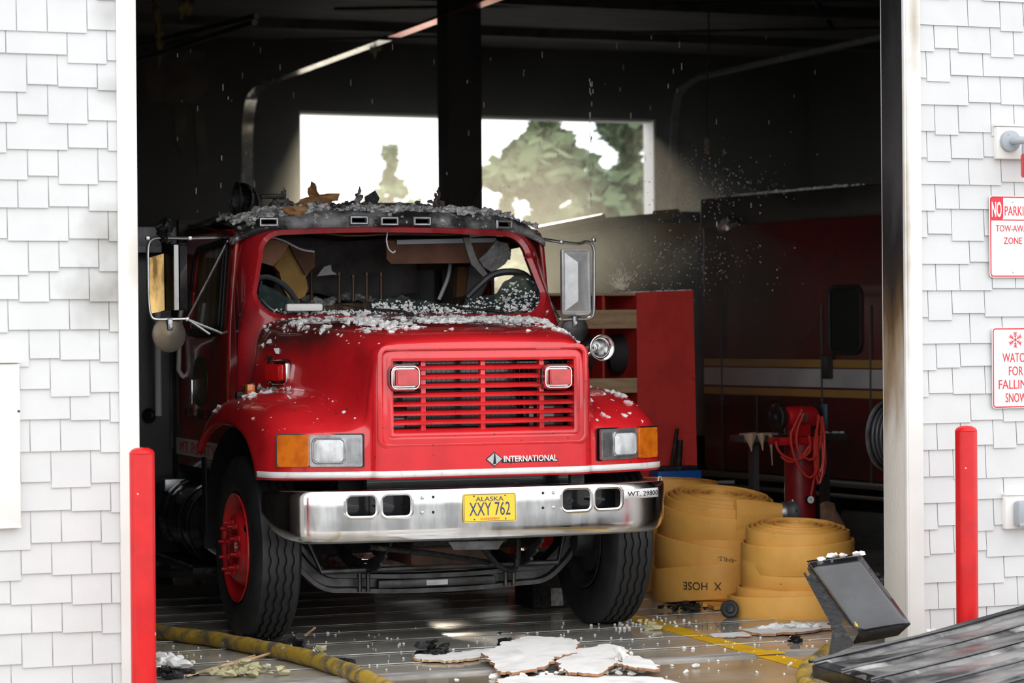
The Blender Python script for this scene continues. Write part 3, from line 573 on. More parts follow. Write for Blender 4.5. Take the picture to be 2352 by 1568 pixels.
# wheel wells
for s in (-1, 1):
    arc = [(2.03+.62*math.cos(t)+(.22*max(0, math.cos(t))), .52+.69*math.sin(t)) for t in np.linspace(math.pi*.80, -.1, 26)]
    b = MB(); b.grid([[(s*x, y, z) for y, z in arc] for x in (1.16, .98, .80, .72)]); b.slab([(s*.715, y, z) for y, z in arc], (s*-.01, 0, 0)); b.bx(s*1.155, s*1.165, 2.80, 2.9, .55, 1.0); b.build('wheel_well', black, T)
# ---- axle, springs, frame, belly
ax_ = _crv([(-.97, 2.0, .52), (-.86, 2.0, .50), (-.77, 2.0, .40), (-.66, 2.0, .315), (-.5, 2.0, .30), (-.2, 2.0, .285), (.2, 2.0, .285), (.5, 2.0, .30), (.66, 2.0, .315), (.77, 2.0, .40), (.86, 2.0, .50), (.97, 2.0, .52)], 5)
b = MB(); sec = [(-.06, .055), (.06, .055), (.06, .03), (.018, .022), (.018, -.022), (.06, -.03), (.06, -.055), (-.06, -.055), (-.06, -.03), (-.018, -.022), (-.018, .022), (-.06, .03)]; rings_ = []
for i, p in enumerate(ax_):
    t = (ax_[min(i+1, len(ax_)-1)]-ax_[max(i-1, 0)]).normalized(); up = Vector((-t.z, 0, t.x)); rings_.append([p+Vector((0, y, 0))+up*z for y, z in sec])
k = len(sec); b.add([p for r in rings_ for p in r], [(i*k+j, i*k+(j+1) % k, (i+1)*k+(j+1) % k, (i+1)*k+j) for i in range(len(rings_)-1) for j in range(k)]+[tuple(range(k))])
for x in (-.47, -.42, .42, .47): b.tube([(x, 1.93, .25), (x, 1.93, .37)], .012, 6)
b.bx(-.36, .36, 1.925, 2.0, .262, .312, .01)
axle = b.build('front_axle', dsteel, T)
b = MB(); b.bx(-.07, .06, 1.921, 1.926, .272, .302); b.build('worn_patch', galv, axle)
b = MB()
for s in (-1, 1):
    for i in range(4): b.tube([Vector((s*.45, 2.0+d, .36+i*.02+.20*(d/.7)**2)) for d in np.linspace(-.7+.09*(3-i), .7-.09*(3-i), 9)], .012, 4)
    b.mark()
b.build_each('leaf_spring', dsteel, T); b = MB(); b.tube([(-.78, 1.9, .55), (-.72, 1.86, .38), (.72, 1.86, .38), (.78, 1.9, .55)], .018, 8); b.build('tie_rod', dsteel, T)
b = MB(); b.tube(_crv([(.1, 1.5, .55), (.25, 1.55, .40), (.36, 1.6, .38), (.38, 1.6, .52), (.36, 1.6, .62)], 5), .017, 8); b.tube([(-.6, 1.3, .56), (-.2, 1.4, .5), (.2, 1.6, .42)], .016, 8)
b.build('brake_hoses', charp, T)
b = MB()
for s in (-1, 1): b.bx(s*.40, s*.47, .98, 8.2, .62, .86)
b.bx(-.40, .40, 1.0, 1.08, .66, .86); b.bx(-.3, .3, 1.5, 2.7, .52, .95, .05); b.bx(-.95, .95, 2.75, 2.8, .40, 1.2); b.bx(.52, .60, 1.12, 1.16, .80, .95)
b.build('chassis_frame', charp, T)
b = MB(); b.bx(-.24, .26, 1.7, 2.5, .40, .54, .04); b.build('oil_pan', pm('rusty', (.12, .05, .03), .6, n=(8, (.04, .03, .025), .4, .65)), T)
b = MB(); b.bx(-.72, .72, 1.5, 1.52, .60, .92); b.build('splash_panel', black, T)
# ---- cab: ring of loops around the windscreen opening, then the sides
def wy(x, z): return 2.44+(z-1.83)*.42+.10*(x/.95)**2
NP = 96
def loop(wb, wtp, zb, ztp, r, dy=0, yfix=None, bow=0):
    out = []
    cs = ((wtp-r, ztp-r, 0), (-wtp+r, ztp-r, 90), (-wb+r, zb+r, 180), (wb-r, zb+r, 270)); pts = []
    for cx, cz, a0 in cs:
        for k in range(7): a = math.radians(a0+90*k/6); pts.append((cx+r*math.cos(a), cz+r*math.sin(a)))
    # resample sides so every loop matches
    res = []
    for i in range(len(pts)):
        p, q = pts[i], pts[(i+1) % len(pts)]; kk = 1 if i % 7 != 6 else 18
        for t in np.arange(kk)/kk: res.append((lerp(p[0], q[0], t), lerp(p[1], q[1], t)))
    for x, z in res:
        zz = z+bow*(1-(x/max(wb, wtp))**2)*(1 if z > (zb+ztp)/2 else -.45)
        out.append((x, (wy(x, zz)+dy) if yfix is None else yfix(x, zz), zz))
    return out
LO = loop(.905, .845, 1.848, 2.322, .13, .03, bow=.03)
L1 = loop(.905, .845, 1.848, 2.322, .13, -.002, bow=.03)
L2 = loop(.925, .865, 1.828, 2.338, .145, -.014, bow=.03)
L3 = loop(.945, .885, 1.805, 2.346, .15, 0, bow=.03)
L4 = loop(1.0, .93, 1.62, 2.37, .16, 0, lambda x, z: wy(x, z)+.05, bow=.02)
L5 = loop(1.02, .955, 1.2, 2.375, .12, 0, lambda x, z: max(wy(x, z)+.16, 2.60), bow=.02)
L6 = loop(1.02, .955, 1.0, 2.375, .12, 0, lambda x, z: 2.86, bow=.02)
b = MB(); b.grid([l+[l[0]] for l in (LO, L1, L2, L3, L4, L5, L6)]); b.build('cab_shell', pm('red_cab_paint', (.40, .010, .016), .32, coat=.8, n=(3, (.10, .008, .010), .45, .68), n2=(30, (.5, .46, .43), .70, .74), rn=(5, .45)), T, solid=.01, off=-1, angle=50)
b = MB(); ga = L1; gb = loop(.885, .825, 1.868, 2.285, .115, .012, bow=.03); gc = loop(.87, .81, 1.885, 2.27, .10, .016, bow=.03)
# rubber gasket only round the lower half and corners (the rest burnt away)
def part_loop(ls, cond, mat, name, sol=.012):
    bb = MB(); n = len(ls[0])
    for i in range(n):
        j = (i+1) % n
        if cond(ls[0][i]) and cond(ls[0][j]):
            for a_, c_ in zip(ls[:-1], ls[1:]): bb.add([a_[i], a_[j], c_[j], c_[i]], [(0, 1, 2, 3)])
    return bb.build(name, mat, T, solid=sol)
part_loop([ga, gb, gc], lambda p: p[2] < 2.06, rubber, 'windshield_gasket')
# broken windscreen: dark glass left along the bottom and in the corners
def ws_edge(x):   # height of the broken edge
    k = [(-.9, 2.02), (-.86, 2.03), (-.78, 2.0), (-.70, 1.94), (-.60, 1.90), (-.5, 1.875), (-.25, 1.875), (-.2, 1.93), (-.1, 1.945), (.08, 1.935), (.25, 1.91), (.36, 1.90), (.40, 1.94), (.52, 1.955), (.60, 1.97), (.66, 2.04), (.76, 2.09), (.84, 2.08), (.9, 2.03)]
    for (a, za), (c, zc) in zip(k, k[1:]):
        if a <= x <= c: return lerp(za, zc, (x-a)/(c-a))+.008*nz3((x, 0, 0), 22)
    return 2.0
rows = []
for t in np.linspace(0, 1, 7):
    row = []
    for x in np.linspace(-.885, .885, 140):
        zb = 1.852+max(0, (abs(x)-.78)/.105)**2*.11-.03*.45*(1-(x/.9)**2); z = lerp(zb, max(ws_edge(x), zb+.002), t); row.append((x, wy(x, z)+.012, z))
    rows.append(row)
MB().grid(rows).build('broken_windshield', glassd, T, solid=.005, angle=70)
# wipers
for s, (x0, x1, z1) in enumerate(((-.30, -.02, 1.89), (.30, .62, 1.915))):
    f = lambda x, z, o=-.02: (x, wy(x, z)+o, z)
    b = MB(); b.tube([f(x0+.34, 1.83), f((x0+x1)/2+.13, 1.862), f(x0+.04, 1.88)], .008, 6); b.tube([f(x0-.10, 1.905, -.012), f(x0+.1, 1.875, -.012), f(x0+.33, 1.85, -.012)], .0065, 5); b.build('wiper', charp, T)
# roof cap with five lamp openings
def rz_(x): return -.02*(x/1.0)**2-.10*abs(x/1.02)**7
G = []; xs2 = np.linspace(-1.0, 1.0, 61)
for (y, z, k) in ((2.70, 2.362, 1), (2.665, 2.372, 1), (2.645, 2.40, 1), (2.655, 2.43, .98), (2.69, 2.456, .97), (2.76, 2.478, .96), (2.95, 2.505, .96), (3.3, 2.525, .96), (3.8, 2.53, .96), (4.15, 2.52, .96), (4.22, 2.48, .97), (4.24, 2.38, 1)):
    G.append([(x*k, y+.11*abs(x)**3*(1 if y < 3 else 0), z+rz_(x)*(1 if z > 2.37 else .5)+.006*nz3((x, y, z), 3)) for x in xs2])
sideL = []
roof = MB().grid(dense(G, 3, 1)).build('roof_cap', burnt, T, solid=.01, off=-1, angle=60)
cutters = []; fr = MB()
for (px, py) in ((620, 509), (822, 506), (892, 508), (967, 508), (1161, 515)):
    p = L(px, py, y=2.66); p = Vector((p.x, 2.63+.11*abs(p.x)**3, p.z)); nn = Vector((p.x*.25, -1, .10)).normalized(); F = frame(p, Vector((0, 0, 1)).cross(nn), (0, 0, 1)); q = MB(); plate(q, F, .085, .034, .004, .2, z0=-.12); cutters.append(q)
    ringp(fr, F, .118, .058, .008, .017, .014, z0=-.012); fr.mark()
cut(roof, cutters); fr.build_each('lamp_socket', galv, roof)
# doors
def door(s, glazed):
    y0, y1 = 2.80, 4.22; xd = lambda z: s*(1.02-.05*max(0, (z-1.7)/.65)**1.2)
    wv = [(2.93, 1.76), (3.86, 1.74), (3.80, 2.22), (3.72, 2.28), (3.0, 2.31), (2.93, 2.27)]
    ov = [(y0, .90), (y1, .90), (y1, 1.7), (y1-.03, 2.30), (y1-.1, 2.37), (y0+.06, 2.37), (y0, 2.3), (y0, 1.7)]
    def ring(outer, inner, off=0):
        N = 80; 
        def rs(poly):
            P = [Vector((p[0], p[1], 0)) for p in poly]; c = Vector((sum(p.x for p in P)/len(P), sum(p.y for p in P)/len(P), 0)); out = []
            for k in range(N):
                a = 2*math.pi*k/N; d = Vector((math.cos(a), math.sin(a), 0)); best = None
                for i in range(len(P)):
                    p, q = P[i]-cc, P[(i+1) % len(P)]-cc; e = q-p; den = d.x*e.y-d.y*e.x
                    if abs(den) < 1e-9: continue
                    t = (p.x*e.y-p.y*e.x)/den; u = (p.x*d.y-p.y*d.x)/den
                    if t > 0 and -1e-6 <= u <= 1+1e-6 and (best is None or t > best): best = t
                out.append(cc+d*best)
            return out
        cc = Vector((3.38, 2.02, 0)); A, B = rs(outer), rs(inner); rows = []
        for t in (0, .15, .35, .6, .85, 1): rows.append([(xd(lerp(a.y, b_.y, t))-s*off, lerp(a.x, b_.x, t), lerp(a.y, b_.y, t)) for a, b_ in zip(A+[A[0]], B+[B[0]])])
        return rows
    dr = MB().grid(ring(ov, wv)).build('door', redd, T, solid=.03, off=-1 if s < 0 else 1)
    wv2 = [(3.39+(y-3.39)*.93, 2.02+(z-2.02)*.9) for y, z in wv]
    MB().grid(ring([(3.39+(y-3.39)*1.02, 2.02+(z-2.02)*1.02) for y, z in wv], wv2, -.006)[::1]).build('window_seal', rubber, dr, solid=.012)
    if glazed:
        q = MB(); q.slab([(xd(z)-s*.016, y, z) for y, z in wv], (s*.004, 0, 0)); q.build('window_glass', doorglass, dr)
        q = MB(); q.tube([(xd(1.76)-s*.004, 3.08, 1.76), (xd(2.28)-s*.004, 3.06, 2.29)], .012, 6); q.build('vent_bar', rubber, dr)
    FD = frame((s*1.024, 3.5, 1.0), (0, s*1.0, 0), (0, 0, 1))           # x runs forward for the left side
    q = MB(); q.box((0, .015, 0), (1.42, .105, .004), FD); q.build('door_band', wstripe, dr)
    text('MT. POINT V', FD @ Matrix.Translation((-.10 if s < 0 else .1, .015, .002)), .98, .072, signr, 'lettering', dr, .001)
    text('VOL. FIRE DEPT', FD @ Matrix.Translation((0, .235, .0)), .95, .06, ink, 'lettering', dr, .001)
    q = MB(); Fe = frame((s*1.0235, 3.52, 1.44), (0, s, 0), (0, 0, 1))
    q.add(*_oval(Fe, .20, .155, .001)); em = q.build('door_emblem', pm('emblem_gold', (.18, .09, .03), .45, n=(30, (.05, .02, .01), .4, .6)), dr)
    q = MB(); ringp(q, Fe, .40, .31, .15, .045, .003, z0=.001); q.build('emblem_ring', pm('emblem_green', (.02, .09, .035), .5, n=(16, (.10, .06, .02), .45, .6)), dr)
    q = MB(); p = L(443, 900, x=-1.03); q.box((s*1.035, p.y, p.z), (.02, .035, .16), bev=.006).box((s*1.03, p.y+.02, p.z-.05), (.03, .05, .05), bev=.006); q.build('door_handle', chrome, dr)
    return dr
def _oval(F, a, c, t, n=40):
    vs = [F @ Vector((a*math.cos(2*math.pi*k/n), c*math.sin(2*math.pi*k/n), z)) for z in (0, t) for k in range(n)]; return vs, [tuple(range(n))[::-1], tuple(range(n, 2*n))]+[(i, (i+1) % n, n+(i+1) % n, n+i) for i in range(n)]
door(-1, True); door(1, False)
# cab back, floor, interior
b = MB(); b.bx(-1.0, 1.0, 4.2, 4.26, .9, 1.74).bx(-1.0, -.80, 4.2, 4.26, 1.74, 2.4).bx(.80, 1.0, 4.2, 4.26, 1.74, 2.4).bx(-1.0, 1.0, 4.2, 4.26, 2.16, 2.48).bx(-1, 1, 2.85, 4.22, .86, .92)
b.bx(-.98, .98, 2.62, 2.9, 1.3, 1.80); b.build('cab_interior', pm('burnt_interior', (.03, .026, .023), .85, n=(5, (.10, .065, .045), .45, .66), bump=(9, .5)), T)
def crumple(G, amp, sc, seed): return [[Vector(p)+Vector((nz3(p, sc, seed), nz3(p, sc, seed+5), nz3(p, sc, seed+9)))*amp for p in r] for r in G]
def sheetq(a, c, d, e, nu=10, nv=8, amp=.02, sc=4, seed=0): return crumple([[Vector(a).lerp(Vector(c), u).lerp(Vector(d).lerp(Vector(e), u), v) for u in np.linspace(0, 1, nu)] for v in np.linspace(0, 1, nv)], amp, sc, seed)
b = MB().grid(sheetq((-.95, 2.75, 2.33), (.95, 2.75, 2.34), (-.95, 4.15, 2.44), (.95, 4.15, 2.44), 16, 12, .03, 3, 2)); b.build('headliner', brownv, T, solid=.01)
b = MB().grid(sheetq((-.45, 4.05, 2.36), (.55, 4.0, 2.38), (-.40, 4.1, 1.95), (.60, 4.05, 1.98), 16, 10, .07, 3, 4)); b.build('hanging_liner', cloth, T, solid=.008)
def ipoly(pts, y, t, mat, name, parent=T, dy=None):
    q = MB(); P = [L(px, py, y=y+(dy(px, py) if dy else 0)) for px, py in pts]; q.slab(P, (0, t, 0)); return q.build(name, mat, parent, False)
ipoly([(583, 552), (600, 542), (665, 560), (650, 585), (628, 611), (583, 598)], 2.95, .02, brownv, 'sun_visor')
ipoly([(888, 556), (892, 552), (1168, 556), (1174, 575), (1172, 596), (1080, 604), (898, 606), (888, 595)], 2.98, .02, brownv, 'sun_visor')
ipoly([(912, 551), (1140, 546), (1140, 556), (912, 561)], 2.96, .02, greyp, 'visor_rail')
ipoly([(664, 562), (690, 575), (723, 580), (722, 610), (702, 636), (708, 662), (700, 680), (682, 688), (664, 686), (650, 660), (642, 625), (630, 612)], 3.5, .08, foam, 'seat_foam')
ipoly([(664, 562), (720, 573), (724, 612), (702, 632), (684, 600)], 3.46, .02, brownv, 'torn_cover')
ipoly([(1052, 612), (1076, 612), (1070, 680), (1048, 682)], 3.6, .06, card, 'seat_back')
ipoly([(1078, 608), (1100, 622), (1120, 650), (1100, 690), (1070, 690)], 3.3, .03, cloth, 'seat_side')
ipoly([(1100, 596), (1120, 578), (1140, 552), (1166, 560), (1174, 586), (1160, 606), (1132, 626), (1112, 614)], 2.78, .02, pm('melted_plastic', (.10, .095, .095), .35, n=(6, (.03, .03, .03), .4, .65), bump=(10, .9, .03)), 'melted_panel')
ipoly([(1064, 546), (1078, 546), (1096, 596), (1120, 628), (1110, 636), (1082, 606)], 2.80, .02, cloth, 'hanging_strap')
b = MB()
for px, y0, y1 in ((716, 630, 690), (780, 632, 695), (812, 638, 692), (843, 632, 690), (876, 632, 690)):
    p, q = L(px, y1, y=3.9), L(px, y0, y=3.9); b.cyl(p, q, .012, seg=8).cyl(q, q+Vector((0, 0, .018)), .02, seg=8).mark()
b.build_each('gauge_rod', pm('sooty_rod', (.16, .11, .08), .4, .6), T)
b = MB()
for i in range(130): x = random.uniform(-.62, .48); b.rock((x, 3.96+random.uniform(-.03, .03), 1.945+.04*nz3((x, 0, 0), 5)+.02*random.random()), random.uniform(.012, .034), (1.3, .8, .8), 1)
b.build('ash_heap', ashd, T)
ipoly([(745, 612), (760, 608), (762, 622), (775, 630), (750, 632), (728, 634)], 3.8, .02, drywall, 'ceiling_flake')
b = MB(); b.bx(-.72, .5, 3.95, 3.98, 1.7, 1.93); b.build('back_board', pm('lit_board', (.34, .18, .07), .6, n=(6, (.07, .045, .03), .4, .6), stretch=(2, 1, .3)), T)
def arcpx(pts, y, r, mat, name): q = MB(); q.tube(_crv([L(px, py, y=y) for px, py in pts], 5), r, 8); return q.build(name, mat, T)
arcpx([(1072, 684), (1100, 656), (1130, 632), (1165, 624), (1200, 629), (1222, 650), (1232, 680), (1234, 705)], 2.78, .022, rubber, 'steering_wheel')
arcpx([(586, 650), (596, 638), (618, 637), (645, 650), (665, 668), (680, 690)], 2.75, .018, rubber, 'drooping_seal')
arcpx([(890, 534), (888, 552), (892, 570), (902, 580), (908, 576)], 2.72, .004, wstripe, 'hanging_wire')
arcpx([(1034, 606), (1028, 640), (1008, 688)], 3.2, .012, greyp, 'belt_stalk'); arcpx([(612, 542), (650, 552), (690, 572), (722, 578)], 2.94, .006, greyp, 'roof_wire')
# horns, latches, marker
b = MB(); p = L(1384, 798, y=2.32); b.lathe([(.076, -.0), (.080, .004), (.074, .012), (.055, .04), (.038, .09), (.026, .16), (.02, .22)], p, (.0, 1, 0), 36); b.lathe([(.074, .004), (.052, .04), (.034, .09), (.02, .14), (0, .15)], p, (0, 1, 0), 36); b.cyl(p+Vector((0, .16, -.02)), p+Vector((-.12, .18, -.10)), .012); b.build('air_horn', chrome, T, solid=.002)
p, n = hit(575, 866); q, n2 = hit(545, 900)
b = MB(); b.tube([p+n*.02, p.lerp(q, .5)+n*.03, q+n*.02], [.016, .012, .016], 8).box(p+n*.02, (.05, .04, .06), bev=.01).box(q+n*.02, (.05, .05, .05), bev=.01); b.build('hood_latch', charp, T)
p, n = hit(620, 832); b = MB()
for i in range(9): b.rock(p+n*.008+Vector((random.uniform(-.0, .02), random.uniform(-.04, .04), random.uniform(-.025, .03))), .016, (1, 1, 1.4), 1)
b.build('melted_bumper_pad', charp, T)
p, n = hit(560, 845); p = p+n*.035; b = MB(); b.box(p, (.05, .12, .07), bev=.012); mk = b.build('side_marker', amber, T); MB().box(p+Vector((.02, .03, 0)), (.035, .10, .085), bev=.01).build('marker_base', rubber, mk)
# mirrors
def mirror(s):
    Y = 3.0; f = (lambda px, py, y=Y: L(px, py, y=y))
    if s < 0:
        br = [(545, 541), (500, 545), (436, 547), (385, 546), (360, 546), (346, 552), (340, 566), (339, 600), (341, 690), (345, 720), (354, 732), (385, 733), (428, 732)]; jp = (430, 733)
        legs = [((430, 733), (524, 552)), ((430, 733), (522, 770)), ((430, 733), (482, 768))]; hd = (376, 560, 409, 713); dk = (388, 768)
    else:
        br = [(1215, 545), (1245, 549), (1290, 556), (1330, 560), (1345, 555), (1358, 560), (1364, 575), (1364, 600), (1364, 690), (1362, 722), (1350, 732), (1320, 733), (1287, 734)]; jp = (1287, 734)
        legs = [((1287, 734), (1248, 668)), ((1287, 734), (1270, 748))]; hd = (1293, 570, 1361, 723); dk = (1320, 756)
    b = MB(); pts = [f(*q) for q in br]; pts[0] = L(br[0][0], br[0][1], y=2.9); b.tube(_crv(pts, 4), .0105, 8)
    for (a, c) in legs: b.tube([f(*a), L(c[0], c[1], y=2.95)], .009, 8)
    for q in (jp, br[2], (br[7][0], br[1][1]+2)): b.box(f(*q), (.026, .024, .026), bev=.006)
    mr = b.build('mirror_bracket', steel, T)
    a, c = f(hd[0], hd[1]), f(hd[2], hd[3]); w_, h_ = c.x-a.x, a.z-c.z; m_ = (a+c)/2
    if s > 0:
        F = frame(m_, (1, 0, 0), (0, 0, 1)); b = MB(); plate(b, F, w_, h_, .02, .02, z0=-.05); ww, hh = w_*.80, h_*.88; d = .035
        b.add([(-ww/2, -hh/2, -.03), (ww/2, -hh/2, -.03), (ww/2, hh/2, -.03), (-ww/2, hh/2, -.03), (0, -hh*.33, d-.03), (0, hh*.33, d-.03)], [(0, 1, 4), (1, 2, 5, 4), (2, 3, 5), (3, 0, 4, 5)], F); ringp(b, F, w_, h_, .025, w_*.10, .012, z0=-.03)
        hdm = b.build('mirror_head', pm('mirror_back', (.74, .75, .76), .3, .35, n=(9, (.60, .60, .61), .45, .65)), T, False)
        q = MB(); plate(q, F, .008, .11, .003, .002, z0=.006); q.build('scratch', dsteel, hdm) if False else None
    else:
        F = frame(m_+Vector((0, .0, 0)), (.35, -.93, 0), (0, 0, 1)); b = MB(); plate(b, F, .20, h_, .02, .05, z0=-.05); hdm = b.build('mirror_head', blackm, T)
        q = MB(); e0, e1 = f(400, 562, 2.87), f(408, 712, 2.87); q.bx(e0.x-.004, e1.x+.006, 2.86, 2.88, e1.z, e0.z, .002); q.build('mirror_edge', wstripe, hdm)
        q = MB(); q.slab([f(x, y, 3.06) for x, y in ((342, 592), (376, 582), (378, 712), (366, 716), (346, 720))], (0, .012, 0)); q.build('mirror_glass', pm('gold_reflection_mirror', (.80, .52, .20), .32, .9, n=(7, (.16, .09, .03), .46, .66), stretch=(2, 2, .5)), hdm)  # gold tint puts a warm reflection into the mirror's colour
    q = MB(); c = f(*dk); nn = Vector((-.15*s, -1, .05)).normalized(); rr = .108 if s < 0 else .088
    q.lathe([(0, .02), (rr*.5, .016), (rr*.85, .006), (rr*.97, .002), (rr, .0), (rr*.97, -.006), (rr*.5, -.018), (0, -.022)], c, nn, 40); cv = q.build('round_mirror', dsteel if s > 0 else pm('dull_mirror', (.24, .22, .19), .35, .5, n=(4, (.14, .10, .05), .4, .7)), T)
    q = MB(); q.box(c+nn*.022+Vector((0, 0, rr*.55)), (.035, .016, .07), bev=.012).cyl(c+nn*.02+Vector((0, 0, rr*.45)), c+nn*.036+Vector((0, 0, rr*.45)), .010, seg=10); q.build('mirror_clamp', galv, cv)
mirror(-1); mirror(1)
b = MB(); p = L(378, 528, y=3.0)
for i in range(8): b.rock(p+Vector((random.uniform(-.025, .025), random.uniform(-.03, .03), random.uniform(-.07, .05))), .035, (1, 1, 1.2), 1)
b.build('melted_antenna_base', charp, T)
# body behind the cab
b = MB(); XB = 1.27; b.bx(-XB, XB, 4.45, 8.6, .75, 2.28, .02).bx(-1.0, 1.0, 4.3, 4.46, .75, 2.2); body = b.build('pump_body', trk_dk, T)
b = MB(); b.bx(-XB-.02, XB+.02, 4.30, 8.62, 2.28, 2.44, .01); b.bx(-XB-.03, XB+.03, 4.29, 4.34, 2.27, 2.31); b.build('body_rail', pm('sooty_aluminium', (.20, .20, .21), .5, .5, n=(7, (.07, .07, .075), .4, .65), stretch=(1, 1, .4)), T)
b = MB(); b.slab([L(x, y, y=4.44) for x, y in ((408, 575), (470, 575), (470, 632), (408, 632))], (0, .01, 0)); b.build('light_panel', pm('scorched_white', (.34, .33, .31), .7, n=(9, (.2, .19, .18), .4, .6)), T)
b = MB(); b.slab([L(x, y, y=4.43) for x, y in ((391, 792), (424, 792), (424, 1030), (391, 1030))], (0, .02, 0)); b.build('body_panel', pm('wet_aluminium', (.13, .13, .14), .35, .6, n=(3, (.05, .05, .055), .4, .65)), T)
def tp(pts, y, r): return [L(px, py, y=y) for px, py in pts], r
for pts, y, r, nm in (([(362, 688), (364, 955)], 4.2, .022, 'grab_rail'), ([(449, 690), (420, 700), (415, 720), (410, 850), (418, 862), (436, 872)], 4.0, .016, 'grab_handle')):
    b = MB(); b.tube(*tp(pts, y, r), 10); b.build(nm, pm('bright_rail_'+nm, (.75, .75, .76), .3, .3), T)
b = MB(); p = L(342, 955, y=4.4); b.lathe([(0, .02), (.03, .018), (.045, .006), (.05, 0)], p, (-.6, -.8, 0), 24); b.build('suction_cap', blackm, T)
b = MB(); p = L(430, 1185, y=4.1); b.lathe([(.0, -.55), (.20, -.55), (.245, -.5), (.25, -.3), (.25, .35), (.235, .40), (0, .42)], (-.92, 3.75, p.z), (0, 1, 0), 40)
for yy in (3.28, 3.5, 3.95): b.lathe([(.252, -.025), (.262, -.02), (.262, .02), (.252, .025)], (-.92, yy, p.z), (0, 1, 0), 40)
b.build('fuel_tank', blackm, T)
b = MB(); a = L(375, 1100, y=4.25); c = L(428, 1126, y=4.25); b.bx(a.x, c.x+.2, 4.2, 4.4, c.z, a.z, .004); b.build('tread_plate', galv, T)
b = MB(); a = L(380, 1276, y=3.9); b.bx(-1.2, -.9, 3.0, 4.2, a.z-.04, a.z, .004)
for i in range(26): b.bx(-1.205, -1.19, 3.05+i*.045, 3.065+i*.045, a.z, a.z+.012)
b.tube([(-1.0, 3.0, a.z-.03), (-1.0, 2.7, a.z-.05), (-.95, 2.6, a.z-.16)], .015, 6); b.build('step', charp, T)
b = MB()
for s in (-1, 1):
    for dx in (0, .30): b.lathe([(.29, -.10), (.33, -.13), (.46, -.135), (.51, -.11), (.52, 0), (.51, .11), (.46, .135), (.33, .13), (.29, .10)], (s*(.90-dx*.95), 7.0, .522), (s, 0, 0), 40, close=True).mark()
b.build_each('rear_tire', rubber, T); b = MB(); b.bx(-1.1, .93, 6.3, 6.33, .10, .8); b.build('underbody_blocker', rubber, T)  # last panel: unseen, added to block the rear opening's reflection on the floor
# ---- burnt gear on the roof
b = MB(); p = L(552, 458, y=3.1); b.lathe([(.095, 0), (.105, .01), (.10, .02), (.088, .06), (.06, .11), (.0, .13)], p, (.8, .55, -.1), 28); b.lathe([(.085, .02), (.05, .08), (0, .10)], p, (.8, .55, -.1), 20); b.cyl(p+Vector((.04, .04, -.03)), p+Vector((.08, .06, -.12)), .03)
b.tube([p+Vector((-.02+.0*t, .10*math.cos(t), .10*math.sin(t))) for t in np.linspace(0, 6.28, 24)[:-1]], .008, 6, closed=True); b.build('burnt_spotlight', charp, T)
b = MB()
for i in range(90):
    px = random.uniform(640, 1012); y = random.uniform(2.98, 3.12); p = L(px, random.uniform(462, 480), y=3.05); p.y = y; b.rock(p, random.uniform(.008, .022), (1.3, 1, .8), 1)
lbm = b.build('light_bar_remains', pm('burnt_metal', (.06, .052, .048), .7, n=(14, (.25, .24, .23), .5, .66), n2=(9, (.10, .045, .02), .55, .7)), T)
for q0, q1, r in (((830, 470), (948, 470), .012), ((600, 452), (655, 450), .014)): MB().cyl(L(*q0, y=3.03), L(*q1, y=3.03), r, seg=8).build('light_bar_tube', dsteel, lbm)
MB().slab([L(x, y, y=3.08) for x, y in ((838, 452), (862, 437), (872, 455), (866, 470), (840, 470))], (0, .01, 0)).build('bent_plate', charp, lbm)
for cx, top in ((652, 430), (825, 428), (1006, 430), (632, 448)):
    b = MB()
    for i in range(12): t = i/11; p = L(cx+random.uniform(-9, 9)*(1-t*.6), lerp(478, top+8, t), y=3.05); b.rock(p, lerp(.026, .010, t), (1, 1, 1.1), 1, .5)
    b.cyl(L(cx, top+14, y=3.05), L(cx+1, top, y=3.05), .004, seg=6); b.build('charred_stub', MATS['burnt_metal'], lbm)
# ================================================================ ash on the truck
def ash_on(name, pts, mat, label, rr, sub=0):
    b = MB()
    for p, n in pts:
        r = random.uniform(*rr)*(1 if random.random() < .86 else 1.9); b.rock(TR @ (p+n*r*.25), r, (1.15, 1.05, .9), 1, .5)
    return tag(b.build(name, mat, None, True, 30), label, 'ash', kind='stuff')
rows_, cols_ = HG.shape[:2]; pts = []
def hood_pt(i, j):
    a, b_, c = Vector(HG[i, j]), Vector(HG[min(i+1, rows_-1), j]), Vector(HG[i, min(j+1, cols_-1)]); n = (b_-a).cross(c-a)
    if n.length < 1e-9: n = Vector((0, 0, 1))
    n.normalize(); n = n if n.z > 0 else -n; return a.lerp(b_, random.random()).lerp(c, random.random()), n
while len(pts) < 1800:
    i = random.randrange(26, rows_-1); j = random.randrange(0, cols_-1); p, n = hood_pt(i, j)
    if abs(p.x) > .92 or n.z < .55: continue
    d = (p.y-1.16)/(2.42-1.16); c = .5+.5*nz3((p.x*1.2, p.y*2.2, 0), 2.6, 3); w = (max(0, d-.02)**.65)*(.05+1.75*max(0, c-.26)**1.1)*(1.2 if d > .78 else .95)
    if p.y > 2.30: w = max(w, .75)
    if random.random() < w*1.25: pts.append((p, n))
for (x0_, x1_, y0_, y1_, n_) in ((-.86, -.28, 1.40, 2.25, 4200), (-.2, .85, 1.70, 2.36, 3600), (.2, .82, 1.36, 1.9, 700)):
    for k in range(n_):
        t = random.random(); y = lerp(y0_, y1_, t); x = random.uniform(x0_, x1_)*(.72+.28*t); q, n, _, _ = BV.ray_cast(Vector((x, y, 3)), Vector((0, 0, -1)))
        if q is None: continue
        if nz3((x*2.2, y*1.4, 0), 2.2, 8)+.5*nz3((x, y, 0), 9, 4) > -.16+.20*(1-t): pts.append((q, Vector((0, 0, 1))))
